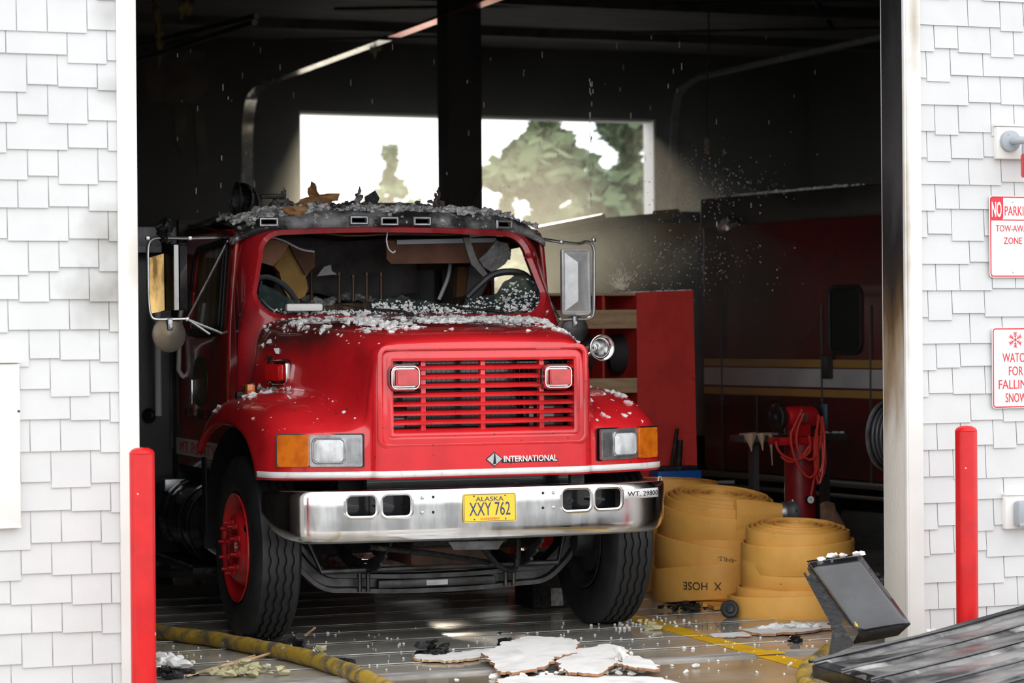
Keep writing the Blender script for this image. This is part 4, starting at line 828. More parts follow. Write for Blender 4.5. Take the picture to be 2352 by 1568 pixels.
for k in range(420):
    i = random.randrange(24, rows_-1); j = random.randrange(0, cols_-1); p, n = hood_pt(i, j)
    if n.z > .35: pts.append((p, n))
ash_on('hood_ash', pts, ashm, 'white flakes of ash scattered over the red hood', (.0032, .0115))
pts = []
for k in range(190):   # heaps against the cab and on the fender shoulders
    t = random.random(); s = random.choice((-1, 1)); p = Vector((s*random.uniform(.86, .99), lerp(1.95, 2.4, t), 0))
    q, n, _, _ = BV.ray_cast(Vector((p.x, p.y, 3)), Vector((0, 0, -1)))
    if q is not None and n is not None: pts.append((q, Vector((0, 0, 1))))
for k in range(70):
    p = Vector((random.gauss(1.02, .03), random.gauss(1.75, .13), 3)); q, n, _, _ = BV.ray_cast(p, Vector((0, 0, -1)))
    if q is not None: pts.append((q, Vector((0, 0, 1))))
for k in range(35):
    p = Vector((-random.gauss(1.06, .03), random.gauss(2.1, .15), 3)); q, n, _, _ = BV.ray_cast(p, Vector((0, 0, -1)))
    if q is not None: pts.append((q, Vector((0, 0, 1))))
ash_on('fender_ash', pts, ashm, 'pale ash heaped along the hood edges and on the tops of both fenders', (.005, .014))
pts = []
for k in range(2300):
    x = random.uniform(-.86, .93); base = ws_edge(max(-.88, min(.88, x))); z = random.triangular(1.835, base, 1.84); dens = .25+.75*max(0, nz3((x, z, 0), 5, 2)+.35)
    if x < -.30 and z > 1.88: continue
    if random.random() < dens: pts.append((Vector((x, wy(x, z)-.002-random.random()*.03*(1.9-z if z < 1.9 else 0), z)), Vector((0, -.8, .5))))
ash_on('windshield_ash', pts, ashm, 'ash caught on the broken windshield glass and cowl', (.0028, .0075))
pts = []
for k in range(2600):
    x = random.uniform(-.96, .98); y = random.triangular(2.66, 3.6, 2.76); q = y-.11*abs(x)**3
    prof_ = [(2.645, 2.42), (2.69, 2.458), (2.76, 2.480), (2.95, 2.507), (3.3, 2.527), (3.8, 2.53)]
    z = np.interp(q, [a[0] for a in prof_], [a[1] for a in prof_])+rz_(x)
    c = nz3((x, y, 1), 3.5, 6)+.45+(.25 if x > .2 else 0)
    if random.random() < c*(1 if y > 2.74 else .35): pts.append((Vector((x, y, z)), Vector((0, 0, 1))))
ash_on('roof_ash', pts, ashd, 'grey ash and cinders covering the burnt cab roof', (.005, .016))
def leaf(name, pxs, y, mat, label, cat='charred card', curl=.03, parent=None, tr=True):
    P = [L(a, b_, y=y) if tr else W(a, b_, y=y) for a, b_ in pxs]; c = sum(P, Vector())/len(P); b = MB(); n = len(P); vs = [c+Vector((0, -curl, 0))]; m_ = []
    for i in range(n):
        q = P[i].lerp(P[(i+1) % n], .5); m_ += [P[i]+Vector((0, random.uniform(-curl, curl), 0)), q+(c-q)*random.uniform(-.06, .12)+Vector((0, random.uniform(-curl, curl), 0))]
    k = len(m_); b.add([vs[0]]+[c.lerp(p, .55)+Vector((0, random.uniform(-curl, curl)*.6, 0)) for p in m_]+m_, [(0, 1+i, 1+(i+1) % k) for i in range(k)]+[(1+i, 1+k+i, 1+k+(i+1) % k, 1+(i+1) % k) for i in range(k)])
    if tr: b.v = [tuple(TR @ Vector(v)) for v in b.v]
    return tag(b.build(name, mat, None, True, 60, solid=.004), label, cat)
leaf('charred_card', [(709, 452), (708, 432), (716, 416), (726, 430), (735, 446), (748, 446), (782, 444), (776, 460), (760, 468), (742, 472), (690, 478), (682, 470), (690, 458)], 2.98, card, 'brown curled card standing upright on the ashy cab roof')
leaf('charred_card', [(646, 478), (668, 474), (700, 472), (706, 484), (696, 496), (680, 498), (664, 494)], 2.72, card, 'brown torn card hanging over the front edge of the cab roof', curl=.02)
p = L(698, 706, y=2.42); b = MB(); b.box(p, (.22, .05, .045), bev=.012); b.v = [tuple(TR @ Vector(v)) for v in b.v]; tag(b.build('plaster_lump', drywall), 'white plaster lump lying on the broken windshield edge', 'plaster')
# ================================================================ bollards
def bollard(px, y, top, label):
    p = W(px, 1300, y=y); r = .058; t = thing('bollard', label, 'bollard', (p.x, p.y, 0)); zt_ = W(px, top, y=y).z
    b = MB(); b.lathe([(r, 0), (r, zt_-.035), (r*.98, zt_-.03), (r*.97, zt_-.03)], seg=40); b.build('post', bolm, t)
    b = MB(); b.lathe([(r*1.0, zt_-.031), (r*1.01, zt_-.026), (r*.86, zt_-.013), (r*.55, zt_-.003), (0, zt_)], seg=40); b.build('cap', bolm, t)
    b = MB(); b.lathe([(r*1.5, 0), (r*1.4, .012), (r*1.02, .02)], seg=32); b.build('collar', bolm, t)
bollard(328, -.42, 1027, 'red steel bollard beside the left door trim')
bollard(2221, -.42, 977, 'red steel bollard in front of the right shingle wall')
# ================================================================ signs and fixtures on the right wall
def wallF(x, z, y=-.028): return frame((x, y, z), (1, 0, 0), (0, 0, 1))
a, c = W(2272, 449, y=-.03), W(2275, 637, y=-.03); h_ = a.z-c.z; w_ = .305; F = wallF(a.x+w_/2, (a.z+c.z)/2)
sg = thing('parking_sign', 'white and red NO PARKING TOW-AWAY ZONE sign on shingle wall', 'sign')
b = MB(); plate(b, F, w_, h_, .02, .003); b.build('sign_board', signw, sg)
b = MB(); ringp(b, F, w_-.008, h_-.008, .018, .007, .0015, z0=.003); b.build('border', signr, sg)
b = MB(); plate(b, F @ Matrix.Translation((-w_/2+.047, h_/2-.067, .003)), .080, .125, .012, .0015); b.build('no_block', signr, sg)
b = MB(); b.box((0, h_/2-.132, .0035), (w_-.02, .006, .002), F); b.build('divider', signr, sg)
text('NO', F @ Matrix.Translation((-w_/2+.045, h_/2-.075, .0045)), .062, .085, signw, 'lettering', sg, .0006, .02)
text('PARKING', F @ Matrix.Translation((-w_/2+.192, h_/2-.082, .003)), .19, .052, signr, 'lettering', sg, .0008)
text('TOW-AWAY', F @ Matrix.Translation((.0, h_/2-.178, .003)), .225, .036, signr, 'lettering', sg, .0008); text('ZONE', F @ Matrix.Translation((-.005, h_/2-.245, .003)), .115, .036, signr, 'lettering', sg, .0008)
b = MB()
for z in (h_/2-.033, -h_/2+.03): b.lathe([(0, .004), (.005, .003), (.006, 0)], F @ Vector((-.005, z, .003)), (0, -1, 0), 10).mark()
b.build_each('screw', steel, sg)
a, c = W(2277, 752, y=-.03), W(2283, 938, y=-.03); h_ = a.z-c.z; F = wallF(a.x+w_/2+.003, (a.z+c.z)/2)
sg = thing('snow_sign', 'white sign with red WATCH FOR FALLING SNOW lettering on shingle wall', 'sign')
b = MB(); plate(b, F, w_, h_, .02, .003); b.build('sign_board', signw, sg)
b = MB(); ringp(b, F, w_-.008, h_-.008, .018, .007, .0015, z0=.003); b.build('border', signr, sg)
for i, (s_, ww) in enumerate((('WATCH', .17), ('FOR', .09), ('FALLING', .22), ('SNOW', .135))): text(s_, F @ Matrix.Translation((-.002, h_/2-.165-.073*i, .003)), ww, .050, signr, 'lettering', sg, .0008)
b = MB(); o = F @ Vector((-.005, h_/2-.068, .0035))
for k in range(6):
    a_ = math.pi*k/3; d = Vector((math.sin(a_), 0, math.cos(a_))); e = Vector((d.z, 0, -d.x)); b.tube([o, o+d*.042], .0022, 4)
    for t in (.016, .026, .034):
        for s in (-1, 1): b.tube([o+d*t, o+d*(t+.010)+e*s*.010], .0017, 4)
b.build('snowflake', signr, sg)
a, c = W(2286, 290, y=-.03), W(2294, 365, y=-.03)
al = thing('alarm_beacon', 'red alarm lamp on a grey pipe elbow and white mounting block', 'alarm lamp')
b = MB(); b.bx(a.x, a.x+.26, -.05, .0, c.z, a.z, .006).bx(a.x-.005, a.x+.27, -.058, 0, a.z, a.z+.012); b.build('mounting_block', white, al)
o = Vector((a.x+.072, -.05, lerp(a.z, c.z, .46))); b = MB(); b.lathe([(.058, 0), (.058, .03), (.05, .034), (.0, .036)], o, (0, -1, 0), 28); b.tube(_crv([o+Vector((0, -.03, 0)), o+Vector((.012, -.07, .0)), o+Vector((.045, -.10, -.005)), o+Vector((.055, -.105, -.05))], 5), .022, 12); b.lathe([(.036, 0), (.036, .05), (.03, .055)], o+Vector((.057, -.105, -.075)), (0, 0, 1), 24)
for q in range(4): b.lathe([(0, .004), (.005, .003), (.006, 0)], o+Vector((.042*math.cos(q*1.57+.6), -.033, .042*math.sin(q*1.57+.6))), (0, -1, 0), 8)
b.build('conduit_elbow', greyp, al)
b = MB(); b.lathe([(.034, 0), (.042, -.006), (.042, -.115), (.036, -.128), (0, -.13)], o+Vector((.057, -.105, -.075)), (0, 0, 1), 28); b.build('red_lens', redl, al)
a, c = W(2306, 1137, y=-.03), W(2318, 1212, y=-.03)
oc = thing('outlet_box', 'grey weatherproof outlet cover low on the shingle wall', 'outlet')
b = MB(); b.bx(a.x, a.x+.22, -.045, 0, c.z-.005, a.z, .005).bx(a.x-.004, a.x+.225, -.055, 0, a.z, a.z+.010); b.build('mounting_block', white, oc)
b = MB(); b.box((a.x+.105, -.075, (a.z+c.z)/2-.01), (.12, .06, .14), bev=.018); b.build('cover', greyp, oc); MB().bx(a.x+.05, a.x+.165, -.112, -.10, c.z+.01, c.z+.03, .004).build('latch', greyp, oc)
a, c = W(-60, 836, y=-.03), W(47, 1208, y=-.03)
ac = thing('access_panel', 'white access panel with a drip cap on the left shingle wall', 'panel')
b = MB(); b.bx(a.x-.15, c.x, -.045, 0, c.z, a.z, .004); b.build('board', white, ac); MB().bx(a.x-.16, c.x+.004, -.062, 0, a.z+.004, a.z+.018, .003).build('drip_cap', white, ac); MB().bx(a.x-.15, c.x-.0, -.05, -.04, c.z-.006, c.z+.004).build('lower_edge', white, ac)
b = MB(); b.lathe([(0, .003), (.006, .002), (.007, 0)], W(43, 944, y=-.045), (0, -1, 0), 10); b.build('screw', dsteel, ac)
# ================================================================ rolled hoses
def hose_roll(c, R, h, turns, label, tilt=(0, 0), slump=None, rz=0, rin=.06, group='rolled yellow fire hoses', coup=None, seed=0, words=None, tailoff=0):
    t = thing('hose_roll', label, 'fire hose', c, rz, group); N = int(turns*44); pitch = (R-rin)/turns; th = pitch*.70; vs = []; rr = random.Random(seed); ph = rr.random()*6
    prof = [(-.5, .04), (-.5, .5), (-.5, .93), (-.30, 1.0), (.0, .985), (.30, 1.0), (.5, .93), (.5, .5), (.5, .04), (.25, 0), (-.25, 0)]
    fs = []; M_ = len(prof)
    for i in range(N+1):
        a = 2*math.pi*i/44; f = i/N; r = rin+(R-rin)*f+.004*math.sin(a*2+ph)*f; k = (i-(N-44*1.15))/(44*1.15)
        dz = slump(a, max(0, k), f) if slump else 0
        dz += .006*math.sin(a*1+ph+f*3)*f-.020*f**3+.006*math.sin(f*turns*1.7+ph)
        if tailoff: r += tailoff*min(1, max(0, k)*3)*(.6+.4*math.sin(a+3.4))
        for (u, v) in prof: vs.append((math.cos(a)*(r+u*th), math.sin(a)*(r+u*th), v*h+dz))
    for i in range(N):
        for j in range(M_): fs.append((i*M_+j, i*M_+(j+1) % M_, (i+1)*M_+(j+1) % M_, (i+1)*M_+j))
    fs += [tuple(range(M_)), tuple(N*M_+j for j in range(M_))[::-1]]
    TT = Matrix.Rotation(tilt[0], 4, 'X') @ Matrix.Rotation(tilt[1], 4, 'Y')
    b = MB(); b.add(vs, fs, TT); b.build('rolled_hose', hosem, t, angle=50)
    return t
hs = W(1622, 1396, z=0)
PA = Vector((2.22, 2.86, 0)); RA = .40
def pileA(): pass
# tall pile, three rolls
hose_roll((PA.x-.03, PA.y-.02, 0), .42, .22, 11, 'bottom roll of the taller yellow hose stack, marked HOSE', slump=lambda a, k, f: (.05*math.sin(a+2.2)-.01)*k+(.06*f*f*max(0, math.sin(a-2.4))), seed=1)
hose_roll((PA.x-.01, PA.y, .235), .41, .215, 11, 'middle roll of the taller yellow hose stack, its outer wraps slipped down', tilt=(0.05, .02), slump=lambda a, k, f: -.07*min(1, k*4)*(.55+.45*math.cos(a+.2))-.045*max(0, f-.75)*4*(.5+.5*math.cos(a+.4)), seed=2, tailoff=.012)
ta = hose_roll((PA.x+.0, PA.y, .475), .395, .215, 11, 'top roll of the taller yellow hose stack, with a metal coupling', tilt=(.15, .02), slump=lambda a, k, f: -.05*min(1, k*5)-.035*max(0, f-.7)*3.3, seed=3)
# coupling with the pinched hose end
e0 = W(1690, 1182, y=2.47); e1 = W(1795, 1178, y=2.47); e2 = W(1832, 1176, y=2.46); loc = Vector(ta.location)
G = []
for t in np.linspace(0, 1, 9):
    p = e0.lerp(e1, t); hh = lerp(.10, .062, t**1.5); ww = lerp(.014, .055, t**1.3); G.append([p-loc+Vector((0, -math.cos(q)*ww, math.sin(q)*hh)) for q in np.linspace(0, 2*math.pi, 20)])
MB().grid(G).build('hose_end', hosem, ta)
ax = (e2-e1).normalized(); b = MB(); b.lathe([(.050, -.02), (.062, 0), (.070, .01), (.070, .03), (.064, .035), (.064, .055), (.076, .06), (.078, .085), (.074, .10), (.056, .102), (.05, .04)], e1-loc, ax, 32)
for q in range(6): aa = q*math.pi/3; u_ = ax.orthogonal().normalized(); b.rock(e1-loc+ax*.07+(u_*math.cos(aa)+ax.cross(u_)*math.sin(aa))*.078, .012, (1, 1, 1), 1, .1)
b.build('coupling', galv, ta)
PB = Vector((2.28, 1.94, 0)); RB = .35
hose_roll((PB.x-.02, PB.y, 0), .37, .175, 10, 'bottom roll of the shorter yellow hose stack beside the doorway', slump=lambda a, k, f: -.03*min(1, k*4)+.03*k*math.sin(a+2.6), seed=4, tailoff=.045)
hose_roll((PB.x+.0, PB.y, .185), .33, .17, 10, 'middle roll of the shorter yellow hose stack beside the doorway', seed=5, slump=lambda a, k, f: -.01*k)
hose_roll((PB.x+.02, PB.y, .365), .35, .185, 10, 'top roll of the shorter yellow hose stack beside the doorway', tilt=(.06, .0), slump=lambda a, k, f: -.065*min(1, k*3)*(1+.35*math.sin(a-.6))-.03*max(0, f-.7)*3.3, seed=6)
PC = Vector((2.24, 3.74, 0))
hose_roll((PC.x, PC.y, .0), .36, .25, 11, 'yellow hose roll lowest in the stack behind the tall stack, beside the truck wheel', seed=7)
hose_roll((PC.x, PC.y, .25), .36, .25, 11, 'yellow hose roll in the middle of the stack behind the tall stack', seed=8)
hose_roll((PC.x, PC.y, .50), .36, .23, 11, 'yellow hose roll on top of the stack behind the tall stack', seed=9)
# stencilled words on two rolls, wrapped on the outer turn
def wrap_text(s, parent, a0, R_, zc, w, h, flip, lean=0):
    o = text(s, Matrix.Identity(4), w, h, ink, 'stencil', parent, .0)
    for v in o.data.vertices:
        x, z = (-v.co.x, -v.co.y) if flip else (v.co.x, v.co.y); a = a0+x/R_; v.co = Vector((math.cos(a)*(R_), math.sin(a)*(R_), zc+z+lean*x))
for o in list(COL.objects):
    if o.get('label', '').startswith('bottom roll of the taller'): wrap_text('X  HOSE', o, math.radians(-128), .4275, .125, .25, .050, True)
    if o.get('label', '').startswith('middle roll of the taller'): wrap_text('-6HLS-', o, math.radians(-108), .4300, .055, .12, .028, True, -.2)
# ================================================================ hoses on the ground
b = MB(); P = [(-2.6, 4.4, .045), (-2.1, 3.5, .045)]+[tuple(W(x, y, z=.042)) for x, y in ((372, 1452), (480, 1466), (600, 1487), (700, 1508), (790, 1537), (850, 1562), (905, 1592), (980, 1640), (1060, 1710), (1120, 1800))]
P = _crv(P, 8); b.tube(P, [.043+.002*math.sin(i*1.3) for i in range(len(P))], 16); tag(b.build('supply_hose', hosed), 'dirty yellow hose lying across the wet floor past the left front tire', 'hose')
b = MB(); P = _crv([W(1905, 1490, z=.05), W(1880, 1512, z=.045), W(1852, 1535, z=.045), W(1846, 1560, z=.045), W(1870, 1585, z=.045), W(1950, 1610, z=.045)], 8); b.tube(P, .036, 14); tag(b.build('supply_hose', hosed), 'dirty hose loop curling out from under the black door panel', 'hose')
# ================================================================ collapsed door panel
A = W(1868, 1527, z=.13); B = W(2352, 1399, y=-.72); Cc = W(2012, 1570, z=.10); ab = B-A; dn = Cc-A; nrm = ab.cross(dn).normalized(); nrm = nrm if nrm.z > 0 else -nrm
dpn = thing('door_panel', 'scorched black ribbed garage door section collapsed in front of the right wall', 'door panel')
pt = lambda u, v, h=0: A+ab*u+dn*v+nrm*h
Gp = []
for v in np.linspace(0, 5.5, 276):
    ph = (v/.46+.02) % 1.0; big = int(v/.46+.02) % 2 == 0; hgt = (.022 if big else .012)*math.exp(-((min(ph, 1-ph))/.045)**2)-(.016 if big else .010)*math.exp(-((ph-.13)/.05)**2)
    Gp.append([pt(u, v, hgt+.012*nz3((u*3, v, 0), 2)-.03*math.sin(max(0, min(1, u/1.3))*math.pi)*.6) for u in np.linspace(0, 1.45, 40)])
MB().grid(Gp).build('door_skin', panelm, dpn, solid=.004, angle=40)
b = MB(); b.slab([pt(-.004, 0), pt(-.004, 5.5), pt(-.004, 5.5, -.06), pt(-.004, 0, -.06)], ab.normalized()*.02); b.slab([pt(0, 5.5*.0), pt(0, 5.5), pt(.05, 5.5, -.0), pt(.05, 0, -.0)], nrm*.006); b.build('end_stile', blackm, dpn)
b = MB(); b.tube([pt(0, -.06, .012), pt(.5, -.06, .012-.03*.6), pt(1.45, -.06, .012)], .010, 6); b.tube([pt(0, .0, .016), pt(.6, 0, .0), pt(1.45, 0, .016)], .008, 6); b.build('top_rail', blackm, dpn)
for v in (.45, .92, 1.45, 1.95, 2.5, 3.1, 3.8, 4.6): MB().tube([pt(u, v, .004-.03*math.sin(max(0, min(1, u/1.3))*math.pi)*.6+.010) for u in np.linspace(0, 1.45, 14)], .0075, 6).build('panel_rib', blackm, dpn)
# bent black cover leaning on the panel
TL_, TRr = W(1859, 1293, y=-.30), W(1979, 1277, y=-.36); BL_, BR_ = W(1972, 1452, y=-.62), W(2091, 1432, y=-.68)
cv = thing('bent_cover', 'bent black sheet metal cover with a notched side, standing by the doorway', 'metal cover')
n_ = (BL_-TL_).cross(TRr-TL_).normalized(); n_ = n_ if n_.y < 0 else -n_
Gs = [[TL_.lerp(TRr, u).lerp(BL_.lerp(BR_, u), v)+n_*.010*math.sin(v*3.1)*math.sin(u*3) for u in np.linspace(0, 1, 8)] for v in np.linspace(0, 1, 12)]
MB().grid(Gs).build('cover_sheet', blackm, cv, solid=.004)
f1, f2 = W(1958, 1478, y=-.56), W(2062, 1458, y=-.62); MB().grid([[BL_, BR_], [f1, f2]]).build('lower_flange', charp, cv, solid=.004)
t1, t2 = TL_+Vector((.0, .03, .006)), TRr+Vector((0, .03, .006)); MB().grid([[TL_, TRr], [t1, t2]]).build('top_fold', blackm, cv, solid=.004)
# side web lies in the vertical plane through TL_ and BL_
dv = (BL_-TL_); pn = Vector((dv.y, -dv.x, 0)).normalized()
if abs(pn.x) < .1: pn = Vector((1, .1, 0)).normalized()
def onweb(px, py):
    d = Vector(ray(px, py)); c0 = Vector(CAM); t = (TL_-c0).dot(pn)/d.dot(pn); return c0+d*t
web = [(1858, 1294), (1968, 1449), (1936, 1420), (1933, 1432), (1962, 1478), (1958, 1484), (1902, 1507), (1912, 1450), (1906, 1430), (1845, 1316), (1849, 1314), (1856, 1325), (1860, 1318), (1854, 1306)]
yy_ = [TL_.y]
def webp(px, py): t = (py-1293)/(1452-1293); return W(px, py, y=lerp(TL_.y, BL_.y, min(max(t, -.1), 1.25))+.012)
b = MB(); Pw = [webp(*q) for q in [(1858, 1294), (1966, 1446), (1937, 1420), (1933, 1432), (1962, 1478), (1958, 1484), (1902, 1507), (1912, 1450), (1906, 1430), (1845, 1316), (1849, 1314), (1856, 1325), (1860, 1318), (1854, 1306)]]; b.slab(Pw, (.003, .004, 0)); b.build('side_web', charp, cv, False)
b = MB(); p = W(1966, 1432, y=-.60); b.slab([W(x, y, y=-.605) for x, y in ((1963, 1426), (1970, 1434), (1972, 1440), (1965, 1436))], (0, .003, 0)); b.build('yellow_mark', yel, cv)
for i, (px, py, w_) in enumerate(((1890, 1284, 9), (1925, 1276, 15), (1975, 1274, 8))):
    b = MB()
    for k in range(5): b.rock(W(px+random.uniform(-w_, w_), py+random.uniform(-3, 2), y=-.30), random.uniform(.010, .018), (1.5, .8, .8), 1)
    tag(b.build('plaster_crumb', drywall), ('pinkish plaster crumb at the left of the bent cover top edge', 'row of white plaster scraps on the bent cover top edge', 'white plaster scrap at the right corner of the bent cover')[i], 'plaster')
leaf('plaster_chip', [(2127, 1446), (2145, 1443), (2163, 1450), (2158, 1462), (2146, 1470), (2134, 1462)], -.60, drywall, 'white plaster chip lying on the black door panel', 'plaster', .01, tr=False)
# ================================================================ red plywood rack
b = MB(); rk = thing('plywood_rack', 'tall red plywood storage rack with open pigeonholes behind the truck', 'storage rack')
p1, p2 = W(1462, 672, y=4.3), W(1592, 666, y=4.3); q2 = W(1605, 1066, y=4.3); xl = W(1236, 680, y=4.3).x; ztop = p1.z
b.slab([p1, p2, Vector((q2.x, 4.3, 0)), Vector((p1.x, 4.3, 0))], (0, .02, 0)); b.build('front_panel', redply, rk, False)
b = MB(); b.bx(xl, q2.x-.03, 4.32, 4.9, ztop-.02, ztop, .003); b.build('top_board', ply, rk)
b = MB(); b.bx(xl, p1.x, 4.88, 4.9, 0, ztop); b.build('back_panel', redply, rk, False)
for k, (za, zb, mm) in enumerate(((711, 754, ply), (868, 902, ply))):
    zz0, zz1 = W(1420, za, y=4.3).z, W(1420, zb, y=4.3).z; MB().bx(xl, p1.x, 4.30, 4.32, zz1, zz0, .002).build('cross_board', mm, rk); MB().bx(xl, p1.x, 4.32, 4.88, zz1-.0, zz1+.02).build('shelf', redply, rk)
for px in (1240, 1310, 1388, 1466): x = W(px, 700, y=4.3).x; MB().bx(x-.008, x+.008, 4.322, 4.88, 0, ztop-.02).build('divider', redply, rk, False)
for px, c_ in ((1365, trk_dk), (1440, trk_dk), (1290, trk_dk)):
    x = W(px, 800, y=4.5).x; z0 = W(px, 868, y=4.5).z+.02
    t = MB(); t.lathe([(.07, -.09), (.13, -.1), (.145, -.06), (.145, .06), (.13, .1), (.07, .09)], (x, 4.6, z0+.15), (.9, -.3, .2), 28, close=True); tag(t.build('stored_hose', pm('dull_hose%d' % px, (.03, .028, .028), .7)), {1365: 'dark rolled hose stored in the middle pigeonhole of the red rack', 1440: 'dark rolled hose stored beside the red rack front panel', 1290: 'dark rolled hose in the pigeonhole behind the truck mirror'}[px], 'hose', 'hoses in the red rack')
# floor jack before the rack
jk = thing('floor_jack', 'blue and black jack standing before the red plywood rack', 'jack')
a, c = W(1512, 1082, y=4.12), W(1612, 1092, y=4.12); b = MB(); b.bx(a.x, c.x, 4.12, 4.27, a.z-.16, a.z, .01); b.build('jack_base', bluem, jk)
b = MB(); b.bx(a.x+.01, c.x-.02, 4.13, 4.26, a.z, a.z+.03, .005)
for pts, r in (([(1543, 1070), (1556, 984)], .014), ([(1558, 1075), (1562, 1010)], .022)): b.cyl(W(*pts[0], y=4.19), W(*pts[1], y=4.19), r, seg=12)
b.build('jack_rams', charp, jk); b = MB()
for x in (a.x+.03, c.x-.05): b.bx(x, x+.03, 4.16, 4.24, 0, a.z-.15).mark()
b.build_each('leg', dsteel, jk)
# ================================================================ bench grinder on its pedestal
YG = 3.05; gp = W(1838, 1100, y=YG); gs = thing('bench_grinder', 'red bench grinder on a red steel pedestal behind the hose rolls', 'grinder', (gp.x, YG, 0)); O_ = Vector((gp.x, YG, 0)); g = lambda px, py, y=YG: W(px, py, y=y)-O_
zt_ = g(1838, 1020).z; b = MB(); b.lathe([(.105, 0), (.105, zt_)], seg=32); b.lathe([(.2, 0), (.2, .02), (.1, .03)], seg=24); b.build('pedestal', pm('dull_red', (.22, .008, .012), .4, coat=.2, n=(5, (.12, .006, .01), .45, .7)), gs)
b = MB(); p, q = g(1778, 1000), g(1850, 1016); b.bx(p.x, q.x+.05, -.09, .09, zt_, zt_+.05, .004); b.build('tool_tray', redm, gs)
mz = g(1820, 958).z; b = MB(); b.lathe([(.0, -.12), (.062, -.115), (.074, -.09), (.074, .09), (.062, .115), (0, .12)], (0, 0, mz), (1, .12, 0), 32); b.bx(-.07, .06, -.05, .05, zt_+.05, mz-.04, .012); b.build('motor', redm, gs)
b = MB(); b.box((-.005, -.074, mz+.0), (.05, .01, .06), bev=.003); b.build('rating_plate', galv, gs)
for s, rr in ((-1, .092), (1, .09)):
    c = Vector((s*.165-.01, s*.02, mz-.0)); b = MB(); b.lathe([(0, -.022), (rr*.9, -.022), (rr, -.012), (rr, .012), (rr*.9, .022), (0, .022)], c, (1, .12, 0), 32); b.lathe([(.0, .04), (.02, .04), (.03, .022)], c, (s, .12*s, 0), 12); b.build('wheel_guard', charp, gs)
b = MB(); b.box((.16, -.05, mz), (.022, .05, .17), bev=.004); b.build('grinding_wheel', pm('blue_stone', (.05, .09, .14), .6), gs)
def coil(name, loops, label):
    t = thing(name, label, 'air hose', (gp.x, YG, 0), 0, 'red air hoses on the grinder')
    for lp in loops: b = MB(); b.tube(_crv([g(x, y, YG-.13-.006*i) for i, (x, y) in enumerate(lp)], 6), .0085, 6); b.build('hose_loop', pm('air_hose', (.50, .035, .025), .4) if 'air_hose' not in MATS else MATS['air_hose'], t)
    return t
ah = coil('air_hose', [[(1842, 940), (1826, 975), (1816, 1000), (1822, 1040), (1840, 1080), (1862, 1096), (1878, 1070), (1876, 1000), (1882, 955)], [(1846, 950), (1832, 985), (1830, 1020), (1842, 1046), (1866, 1054), (1884, 1020), (1888, 962)], [(1880, 952), (1876, 1000), (1872, 1060), (1880, 1110), (1890, 1080), (1894, 1010), (1888, 956)], [(1884, 960), (1892, 1010), (1896, 1060), (1886, 1100), (1878, 1060), (1880, 1000)], [(1878, 975), (1870, 1030), (1876, 1090), (1890, 1060), (1886, 990)], [(1884, 1000), (1876, 1060), (1868, 1110), (1862, 1140)]], 'loops of red air hose hanging from the bench grinder')
b = MB(); gg = g(1860, 1147, YG-.17); b.lathe([(0, .012), (.026, .012), (.030, .006), (.030, -.012), (0, -.014)], gg, (0, -1, 0), 24); b.build('gauge_rim', charp, ah); b = MB(); b.lathe([(0, .014), (.024, .0135)], gg, (0, -1, 0), 24); b.build('gauge_face', signw, ah)
b = MB(); b.box(gg+Vector((.002, -.0150, 0)), (.003, .001, .02)).box(gg+Vector((-.008, -.0150, .0)), (.002, .001, .014)); b.build('gauge_needle', ink, ah)
coil('air_hose', [[(1782, 1014), (1786, 1030), (1800, 1046), (1830, 1056), (1860, 1036), (1858, 1000)], [(1794, 1048), (1812, 1060), (1838, 1052), (1862, 1020)]], 'paler red air hose looped under the bench grinder tray')
# plank with melted plastic drips
pk_ = thing('workbench_plank', 'sooty plank shelf behind the bench grinder with melted plastic drips', 'shelf')
a, c = W(1706, 996, y=3.32), W(1942, 1010, y=3.32); b = MB(); b.bx(a.x, c.x, 3.30, 3.52, c.z, c.z+.045, .004); b.build('plank', trk_dk, pk_)
b = MB(); b.bx(a.x+.1, a.x+.14, 3.36, 3.44, 0, c.z).mark(); b.bx(c.x-.14, c.x-.10, 3.36, 3.44, 0, c.z).mark(); b.build_each('leg', trk_dk, pk_)
tan = pm('melted_tan', (.42, .30, .21), .5)
b = MB(); zt2 = c.z+.052; b.box((lerp(a.x, c.x, .18), 3.36, zt2), (.24, .12, .016), bev=.006)
for (px, py0, py1, wd) in ((1722, 994, 1036, .045), (1748, 994, 1034, .028), (1770, 996, 1068, .016), (1800, 978, 996, .02)):
    p, q = W(px, py0, y=3.29), W(px+4, py1, y=3.29); b.tube([p, p.lerp(q, .3), p.lerp(q, .7), q], [wd, wd*.8, wd*.28, .004], 8)
b.build('melted_plastic', tan, pk_)
b = MB()
for i in range(16): b.rock((lerp(a.x, c.x, random.uniform(.78, .99)), 3.34, zt2), random.uniform(.006, .014), (1.3, 1, .7), 1)
tag(b.build('shelf_ash', ashm), 'ash crumbs on the sooty plank right of the grinder', 'ash', kind='stuff')
# leaning cardboard
leaf('cardboard_piece', [(1884, 1158), (1892, 1152), (1915, 1155), (1925, 1180), (1940, 1205), (1960, 1245), (1900, 1245), (1884, 1230)], 2.95, pm('sooty_card', (.22, .13, .08), .8, n=(6, (.10, .05, .03), .4, .65)), 'brown scorched cardboard leaning behind the shorter hose stack', 'cardboard', .01, tr=False)
